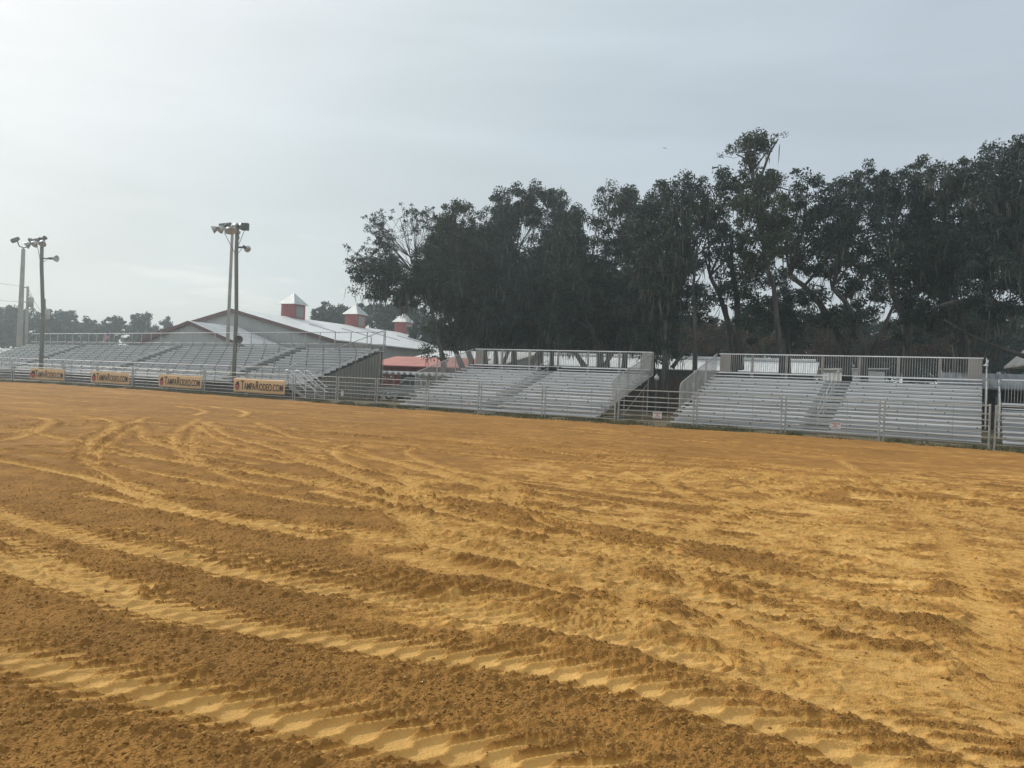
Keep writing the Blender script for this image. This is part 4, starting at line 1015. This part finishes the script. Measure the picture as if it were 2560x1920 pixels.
def tree(label, px, Y, trunk, lobes, seed, group='oak trees behind the bleachers', dens=1.0, leafsize=.105, per=110, moss=.5, leafm='leaf', trunk_r=.28, extra=(), name='oak_tree', mossl=(.25, 1.3), cat='tree', grow=1.2):
    """trunk: px polyline from the base up; lobes: (px, py, rx, ry, density)"""
    rng = np.random.default_rng(seed); rnd = random.Random(seed); mpp = Y / FPX
    bx = P(px, 960, Y).x; O = Vector((bx, Y, 0))
    t = thing(name, label, cat, O, 0, group)
    tp = [Vector((0, 0, -.2))]
    for (x, y) in trunk:
        q = P(x, y, Y + rnd.uniform(-.3, .3)) - O
        if q.z > .3: tp.append(q)
    n = len(tp); m = MB(); rr = [trunk_r * (1 - .55 * k / max(1, n - 1)) * (1.25 if k == 0 else 1) for k in range(n)]
    m.tube(tp, rr, 9)
    for ex in extra:   # further stems or visible limbs, polylines with a start radius
        pts = [P(x, y, Y + rnd.uniform(-.5, .5)) - O for x, y in ex[0]]; pts[0].z = max(pts[0].z, -.1)
        m.tube(pts, [ex[1] * (1 - .6 * k / (len(pts) - 1)) for k in range(len(pts))], 7)
    Call = []; Rall = []; LW = []; WL = []
    nodes = tp[1:] if len(tp) > 1 else tp
    for lb in lobes:
        x, y, rx, ry = lb[:4]; dn = lb[4] if len(lb) > 4 else 1
        rx *= mpp * grow; ry *= mpp * grow; ryy = (rx + ry) * .5 * 1.15
        c = P(x, y, Y + rnd.uniform(-1.2, 1.2)) - O
        vol = 4.19 * rx * ry * ryy; k = max(6, int(vol * 1.75 * dens * dn * (7 if dn < .4 else 1)))
        d = rng.normal(0, 1, (k, 3)); d /= np.linalg.norm(d, axis=1)[:, None]
        p = d * (rng.uniform(.15, 1.08, k) ** .55)[:, None] * np.array([rx, ryy, ry]) + np.array(c)
        # lumpy outline
        lump = fbm(p[:, 0] + seed, p[:, 2] + p[:, 1] * .5, .45, 3, seed)
        keep = lump > -.26
        p = p[keep]
        if dn >= .4: LW.append(np.clip(.55 - .75 * (p[:, 2] - c.z) / ry, .04, 1))
        if dn < .4: WL.append(p)
        else: Call.append(p); Rall.append(rng.uniform(.35, .75, len(p)) * (.8 + .25 * leafsize / .15))
        # limb to the lobe and twigs to some clusters
        s = min(nodes, key=lambda q: (q - c).length + (4 if q.z > c.z else 0)); mid = (s + c) * .5 + Vector((rnd.uniform(-.5, .5), rnd.uniform(-.4, .4), rnd.uniform(-.1, .7)))
        lr = trunk_r * .30; m.tube([s, mid, c], [lr, lr * .7, lr * .35], 6)
        for j in range(min(len(p), 80 if dn < .4 else 16)):
            e = Vector(p[j]); q = (c if rnd.random() < .6 else mid); h_ = (q + e) * .5 + Vector((rnd.uniform(-.3, .3), rnd.uniform(-.3, .3), rnd.uniform(-.3, .2)))
            m.tube([q, h_, e], [lr * .3, lr * .2, .012], 4, cap=False)
    m.build('trunk', M['bark'], t, True)
    C = np.concatenate(Call); Rr = np.concatenate(Rall); LOWC = np.concatenate(LW)
    V = leaf_cloud(rng, C, Rr, per, leafsize)
    if WL: Cw = np.concatenate(WL); V = np.concatenate([V, leaf_cloud(rng, Cw, rng.uniform(.15, .35, len(Cw)), 22, leafsize * .8)])
    npmesh('crown', V, np.arange(len(V)).reshape(-1, 4), M[leafm], t)
    if moss > 0:
        k = rng.uniform(0, 1, len(C)) < moss * LOWC; cc = np.repeat(C[k], 6, 0) + rng.normal(0, .30, (k.sum() * 6, 3))
        V, F = strands(rng, cc, mossl[0], mossl[1], .035); npmesh('moss', V, F, M['moss'], t)['kind'] = 'stuff'
    return t

T = [
 ('leftmost oak with thin twiggy crown reaching over the barn roof', 1110, 60, [(1108, 900), (1096, 850), (1083, 790), (1068, 735)],
  [(1010, 705, 75, 55), (935, 700, 52, 42, .6), (905, 675, 34, 30, .32), (975, 615, 55, 50, .36), (1035, 575, 55, 50, .3), (920, 665, 50, 40, .3), (880, 645, 34, 28, .26), (955, 565, 42, 38, .28), (1000, 545, 42, 40, .3), (1078, 575, 42, 48, .38), (1060, 650, 55, 55, .8), (1085, 720, 60, 65), (1000, 640, 50, 40, .5), (1095, 880, 26, 30, .6)], dict(moss=.75, trunk_r=.22)),
 ('oak with two crooked stems left of the middle bleacher top', 1183, 62, [(1178, 900), (1160, 850), (1140, 790), (1130, 730)],
  [(1135, 560, 42, 48), (1160, 640, 75, 70), (1100, 680, 60, 70), (1150, 750, 80, 75), (1120, 830, 60, 35, .6)], dict(moss=.7, extra=[([(1160, 930), (1140, 880), (1120, 850), (1110, 800)], .26)])),
 ('thick mossy oak behind the left part of the middle bleacher rail', 1215, 64, [(1212, 880), (1225, 820), (1235, 760)],
  [(1215, 640, 60, 60), (1240, 600, 50, 50), (1255, 700, 80, 75), (1230, 790, 85, 60), (1195, 600, 38, 42, .6)], dict(moss=.7)),
 ('dense dark oak with a broad rounded top above the middle bleacher', 1290, 66, [(1285, 880), (1270, 820), (1262, 760)],
  [(1255, 540, 50, 50), (1310, 520, 60, 48), (1360, 510, 45, 42), (1300, 610, 80, 70), (1330, 700, 90, 80), (1290, 800, 90, 55)], dict(moss=.55)),
 ('oak with two stems crossing behind the centre of the middle bleacher rail', 1350, 63, [(1352, 880), (1365, 820), (1380, 750)],
  [(1390, 560, 45, 50), (1420, 600, 50, 50), (1400, 680, 80, 70), (1420, 780, 90, 65)], dict(moss=.6, extra=[([(1320, 930), (1345, 880), (1350, 820)], .24), ([(1250, 930), (1270, 880), (1300, 830)], .2)])),
 ('oak with a thick trunk leaning left behind the middle bleacher', 1505, 60, [(1500, 885), (1482, 830), (1455, 780), (1440, 730)],
  [(1440, 570, 45, 45, .8), (1490, 572, 45, 42, .8), (1480, 640, 60, 60), (1460, 720, 85, 70), (1440, 800, 80, 55), (1520, 700, 55, 60)], dict(moss=.65, trunk_r=.32, extra=[([(1470, 930), (1440, 885), (1400, 860)], .26), ([(1500, 930), (1540, 870), (1550, 800)], .2)])),
 ('oak with an airy notched top above the right end of the middle bleacher', 1560, 62, [(1562, 880), (1570, 820), (1572, 740)],
  [(1535, 500, 38, 34, .8), (1515, 540, 35, 40, .7), (1580, 510, 40, 40, .8), (1570, 590, 65, 60), (1590, 680, 75, 70), (1560, 780, 80, 65)], dict(moss=.6)),
 ('dark oak standing at the right end of the middle bleacher', 1630, 55, [(1630, 880), (1628, 800), (1625, 720)],
  [(1650, 500, 45, 40, .8), (1620, 560, 60, 55), (1640, 650, 70, 70), (1620, 750, 75, 70), (1620, 830, 50, 40)], dict(moss=.7)),
 ('short oak draped in moss with low forked limbs in the gap between bleachers', 1665, 53, [(1664, 900), (1662, 860), (1665, 800)],
  [(1700, 480, 50, 38, .75), (1720, 530, 55, 50, .8), (1680, 600, 60, 55), (1670, 700, 65, 65), (1640, 860, 42, 38, .9), (1690, 850, 34, 40, .8)], dict(moss=.9, extra=[([(1680, 920), (1705, 885), (1730, 850)], .15)], mossl=(.4, 1.5))),
 ('slim straight oak in the gap between bleachers', 1738, 52, [(1738, 880), (1737, 800), (1733, 720), (1740, 640)],
  [(1760, 500, 45, 42, .7), (1745, 580, 55, 50, .8), (1735, 660, 50, 50, .8), (1725, 760, 40, 45, .7), (1790, 620, 50, 50, .5), (1780, 720, 50, 50, .5)], dict(moss=.5, trunk_r=.18)),
 ('twin stemmed oak behind the left end of the right bleacher', 1840, 53, [(1836, 880), (1822, 810), (1800, 740), (1775, 690)],
  [(1800, 470, 45, 38, .6), (1775, 560, 40, 42, .6), (1820, 560, 45, 42, .6), (1790, 650, 36, 38, .45), (1850, 620, 36, 40, .5), (1800, 765, 60, 50, .5), (1862, 690, 50, 60, .5), (1885, 790, 50, 50, .6)], dict(moss=.5, trunk_r=.27, extra=[([(1850, 925), (1845, 820), (1842, 740), (1828, 660), (1830, 590)], .28)])),
 ('tallest oak, its small ragged top standing above all other trees', 1958, 50, [(1955, 890), (1942, 800), (1935, 720), (1912, 650), (1905, 560), (1890, 480), (1880, 430)],
  [(1858, 358, 34, 22, .38), (1885, 336, 26, 18, .36), (1828, 382, 30, 14, .38), (1938, 343, 34, 11, .36), (1908, 370, 24, 20, .5), (1872, 402, 24, 18, .5), (1880, 350, 20, 16, .5), (1885, 455, 50, 30, .9), (1850, 490, 45, 38), (1930, 480, 52, 36, .75), (1900, 545, 70, 50), (1935, 620, 55, 55), (1875, 640, 45, 50, .8), (1990, 480, 36, 34, .55)],
  dict(moss=.75, trunk_r=.2, extra=[([(1905, 560), (1900, 450), (1925, 380), (1945, 348)], .12), ([(1890, 480), (1870, 400), (1840, 385)], .1)])),
 ('oak with a dark round crown low behind the right bleacher', 1972, 60, [(1970, 880), (1968, 820)],
  [(1930, 790, 55, 48), (1985, 780, 50, 45, .9), (1960, 720, 50, 40, .8), (2000, 850, 40, 30, .7)], dict(moss=.5, trunk_r=.28)),
 ('oak leaning left with a bare lower limb behind the right bleacher', 2125, 52, [(2115, 880), (2085, 820), (2050, 760), (2010, 715), (1975, 690)],
  [(2020, 455, 36, 32, .5), (2035, 520, 42, 40, .6), (2000, 580, 42, 42, .6), (2045, 600, 42, 40, .55), (1985, 650, 40, 35, .6), (2030, 690, 34, 26, .4), (2050, 790, 38, 32, .5), (2065, 650, 60, 60, .6), (2030, 750, 60, 45, .5), (1990, 540, 50, 45, .6)], dict(moss=.5, trunk_r=.32)),
 ('oak with a V shaped fork behind the right bleacher rail', 2165, 50, [(2158, 870), (2140, 800), (2110, 750), (2080, 720)],
  [(2130, 460, 50, 38), (2175, 460, 45, 40, .9), (2100, 520, 52, 45), (2160, 550, 65, 55), (2110, 610, 55, 45, .8), (2150, 690, 55, 42, .9), (2200, 620, 55, 60), (2140, 785, 60, 45, .6), (2085, 790, 50, 40, .5), (2070, 560, 45, 40, .7)], dict(moss=.55, trunk_r=.28, extra=[([(2170, 910), (2150, 830), (2145, 760)], .24), ([(2175, 900), (2210, 820), (2235, 760)], .2)])),
 ('dense oak with thick curved trunk right of the V shaped one', 2275, 52, [(2270, 870), (2262, 800), (2235, 740), (2220, 700)],
  [(2240, 470, 45, 34, .8), (2280, 460, 45, 38, .8), (2260, 540, 65, 60), (2290, 640, 75, 70), (2240, 720, 60, 50, .8), (2320, 730, 55, 50, .8), (2265, 805, 60, 40, .7), (2210, 500, 40, 40, .7)], dict(moss=.5, trunk_r=.34)),
 ('broad oak with a flat dense top before the right edge', 2420, 51, [(2415, 870), (2400, 790), (2385, 720)],
  [(2340, 440, 48, 40), (2395, 425, 42, 34), (2360, 510, 65, 55), (2420, 520, 60, 60), (2390, 620, 80, 65), (2370, 710, 70, 45, .8), (2400, 795, 80, 50, .7), (2330, 640, 60, 60, .7)], dict(moss=.55)),
 ('huge mossy oak at the right edge with long level limbs', 2610, 46, [(2600, 900), (2590, 800), (2570, 740), (2560, 650)],
  [(2450, 440, 38, 40, .8), (2500, 400, 42, 38, .75), (2535, 370, 28, 34, .6), (2490, 480, 65, 55), (2560, 450, 55, 70), (2540, 570, 90, 75), (2460, 600, 60, 60), (2510, 690, 85, 60), (2600, 640, 80, 90), (2470, 765, 50, 28, .7), (2530, 775, 60, 35, .8)],
  dict(moss=.85, trunk_r=.5, extra=[([(2585, 800), (2530, 770), (2450, 745), (2380, 755), (2330, 770)], .2), ([(2590, 900), (2500, 870), (2420, 835), (2360, 800)], .16)])),
]
for i, (lab, px, Y, tr, lobes, kw) in enumerate(T):
    kw.setdefault('leafm', ('leaf', 'leaf2', 'leaf3', 'leaf', 'leaf3')[i % 5])
    tree(lab, px, Y, tr, lobes, 100 + i, dens=1.0, **kw)
# second row: behind the first, seen through the gaps
T2 = [
 ('background oak filling the dark space behind the middle bleacher left part', 1240, 76, [(1240, 880), (1245, 800)], [(1200, 720, 70, 60), (1260, 770, 80, 55), (1290, 700, 70, 60), (1230, 830, 80, 32, .8)]),
 ('background oak filling the dark space behind the middle bleacher centre', 1380, 78, [(1380, 880), (1375, 800)], [(1350, 760, 80, 60), (1420, 740, 70, 60), (1390, 830, 90, 34), (1320, 820, 60, 35)]),
 ('background oak behind the leaning trunk of the middle bleacher', 1520, 77, [(1520, 880), (1525, 800)], [(1490, 800, 70, 50), (1550, 820, 70, 42), (1520, 740, 70, 50), (1450, 835, 60, 30)]),
 ('background oak behind the gap between the two bleachers', 1610, 75, [(1610, 880), (1612, 800)], [(1600, 800, 60, 50), (1650, 790, 50, 45, .8), (1600, 850, 60, 30)]),
 ('background oak seen low between the trunks near the right edge', 2390, 72, [(2390, 900), (2380, 820)], [(2350, 800, 55, 40), (2420, 800, 60, 42), (2290, 820, 50, 32, .8), (2470, 830, 60, 40)]),
]
for i, (lab, px, Y, tr, lobes) in enumerate(T2): tree(lab, px, Y, tr, lobes, 200 + i, group='background oaks', dens=.9, leafsize=.19, per=46, moss=.4, trunk_r=.3)
T3 = [
 ('reddish brown bushy tree low in the gap between the bleachers', 1730, 86, [(1730, 900)], [(1715, 850, 38, 30), (1760, 840, 40, 36), (1800, 855, 30, 28)]),
 ('reddish brown bushy tree low behind the left part of the right bleacher rail', 1880, 84, [(1880, 900)], [(1870, 855, 40, 28), (1920, 850, 36, 26), (1840, 840, 25, 22, .6)]),
 ('reddish brown bushy tree behind the white shed', 2080, 82, [(2080, 905)], [(2050, 850, 46, 36), (2100, 840, 40, 34), (2020, 865, 30, 24)]),
 ('reddish brown bushy tree low between the V fork and the curved trunk', 2210, 80, [(2210, 905)], [(2190, 850, 46, 36), (2240, 850, 44, 40), (2300, 860, 36, 34)]),
 ('reddish brown bushy tree near the right end of the right bleacher rail', 2370, 78, [(2370, 910)], [(2340, 870, 50, 36), (2400, 870, 48, 38), (2450, 890, 40, 30)]),
]
for i, (lab, px, Y, tr, lobes) in enumerate(T3): tree(lab, px, Y, tr, lobes, 300 + i, group='brown bushy background trees', dens=.7, leafsize=.17, per=50, moss=.0, leafm='leafb', trunk_r=.2, name='bushy_tree')
BG = [(1150, 96), (1235, 104), (1320, 98), (1405, 106), (1490, 99), (1575, 104), (1665, 97), (1760, 103), (1860, 96), (1960, 102), (2060, 95), (2160, 101), (2265, 94), (2370, 99), (2475, 92), (2580, 90), (2690, 93)]
BGL = ['left end of the middle bleacher rail', 'left part of the middle bleacher rail', 'left of the middle of the middle bleacher rail', 'middle of the middle bleacher rail', 'right part of the middle bleacher rail', 'right end of the middle bleacher rail',
       'gap between the two bleachers', 'slim straight oak', 'twin stemmed oak', 'tallest oak', 'white shed', 'V forked oak', 'thick curved trunk', 'broad flat topped oak', 'huge right edge oak', 'pavilion roof', 'right edge of the pavilion']
for i, ((px, Y), lab) in enumerate(zip(BG, BGL)):
    tree('far woodland tree behind the ' + lab, px, Y, [(px, 880)], [(px - 25, 835, 36, 34), (px + 25, 825 + 8 * (i % 2), 36, 36), (px, 866, 58, 30), (px + 28, 884, 40, 16), *([(px, 905, 60, 26), (px + 30, 930, 50, 24)] if px > 2040 else []), (px + 10 * (-1) ** i, 790, 24, 26, .7)], 600 + i, group='far woodland trees behind the long white roof', dens=.6, leafsize=.24, per=46, moss=0, trunk_r=.25, name='woodland_tree', leafm='leafb' if i % 3 == 1 else 'leaf')
# trees behind the barn
T4 = [
 ('hazy tree right behind the first barn cupola', 830, 150, [(830, 830)], [(800, 800, 24, 26), (825, 785, 30, 26), (850, 795, 26, 24)]),
 ('hazy tree behind the second barn cupola', 900, 148, [(900, 830)], [(905, 790, 30, 26), (935, 795, 26, 28), (880, 800, 20, 22)]),
 ('dark tree left of the leftmost oak, behind the third barn cupola', 970, 140, [(970, 830)], [(960, 800, 30, 32), (1000, 790, 30, 36), (1035, 805, 30, 34), (1060, 820, 26, 28)]),
 ('dark leafy tree at the far right end of the barn roof', 1075, 118, [(1080, 880)], [(1062, 828, 30, 32), (1090, 835, 30, 40)]),
]
for i, (lab, px, Y, tr, lobes) in enumerate(T4): tree(lab, px, Y, tr, lobes, 400 + i, group='trees behind the barn', dens=.5, leafsize=.30, per=46, moss=.0, trunk_r=.3)
T5 = [(-20, [(-15, 800, 26, 30), (5, 820, 24, 24)], 'partly cut off tree at the left edge'), (33, [(28, 785, 20, 22), (50, 800, 24, 28), (75, 792, 18, 22), (30, 820, 30, 22)], 'rounded tree behind the left concrete pole'),
      (92, [(95, 805, 14, 18), (100, 828, 18, 14)], 'small tree behind the left wooden lamp pole'), (128, [(122, 795, 16, 18), (120, 820, 26, 18)], 'tree just right of the left wooden lamp pole'),
      (160, [(162, 800, 22, 22), (160, 822, 30, 18)], 'round topped tree above the second fence post'), (222, [(200, 820, 16, 14), (228, 806, 15, 16), (225, 825, 26, 14)], 'low pointed tree above the second banner'),
      (282, [(270, 808, 15, 16), (295, 808, 16, 16), (280, 826, 28, 14), (265, 828, 20, 14)], 'flat topped tree behind the small flag'), (345, [(345, 806, 18, 18), (362, 800, 12, 16), (345, 826, 28, 15)], 'tree left of the smallest far left tree'),
      (408, [(412, 808, 14, 14), (402, 824, 18, 12)], 'small lone tree left of the barn gable')]
for i, (px, lobes, lab) in enumerate(T5): tree('hazy distant ' + lab, px, 170 + (i * 7) % 20, [(px, 840)], lobes + [(px, 846, 34, 14), (px + 26, 856, 26, 12)], 500 + i, group='distant trees beyond the grandstand', dens=.5, leafsize=.32, per=46, moss=0, trunk_r=.35, name='distant_tree', grow=1.12)

# ------------------------------------------------------------------ haze
hm = bpy.data.materials.new('haze'); hm.use_nodes = True; t_ = hm.node_tree; t_.nodes.clear()
o_ = t_.nodes.new('ShaderNodeOutputMaterial'); pv = t_.nodes.new('ShaderNodeVolumePrincipled')
pv.inputs['Color'].default_value = (.84, .95, 1.0, 1); pv.inputs['Density'].default_value = .0013; pv.inputs['Anisotropy'].default_value = .55
t_.links.new(pv.outputs[0], o_.inputs['Volume'])
hz = MB().box((-140, -30, -1.14), (120, 215, 30)).build('haze', hm); tag(hz, 'thin pale haze in the air', kind='stuff')
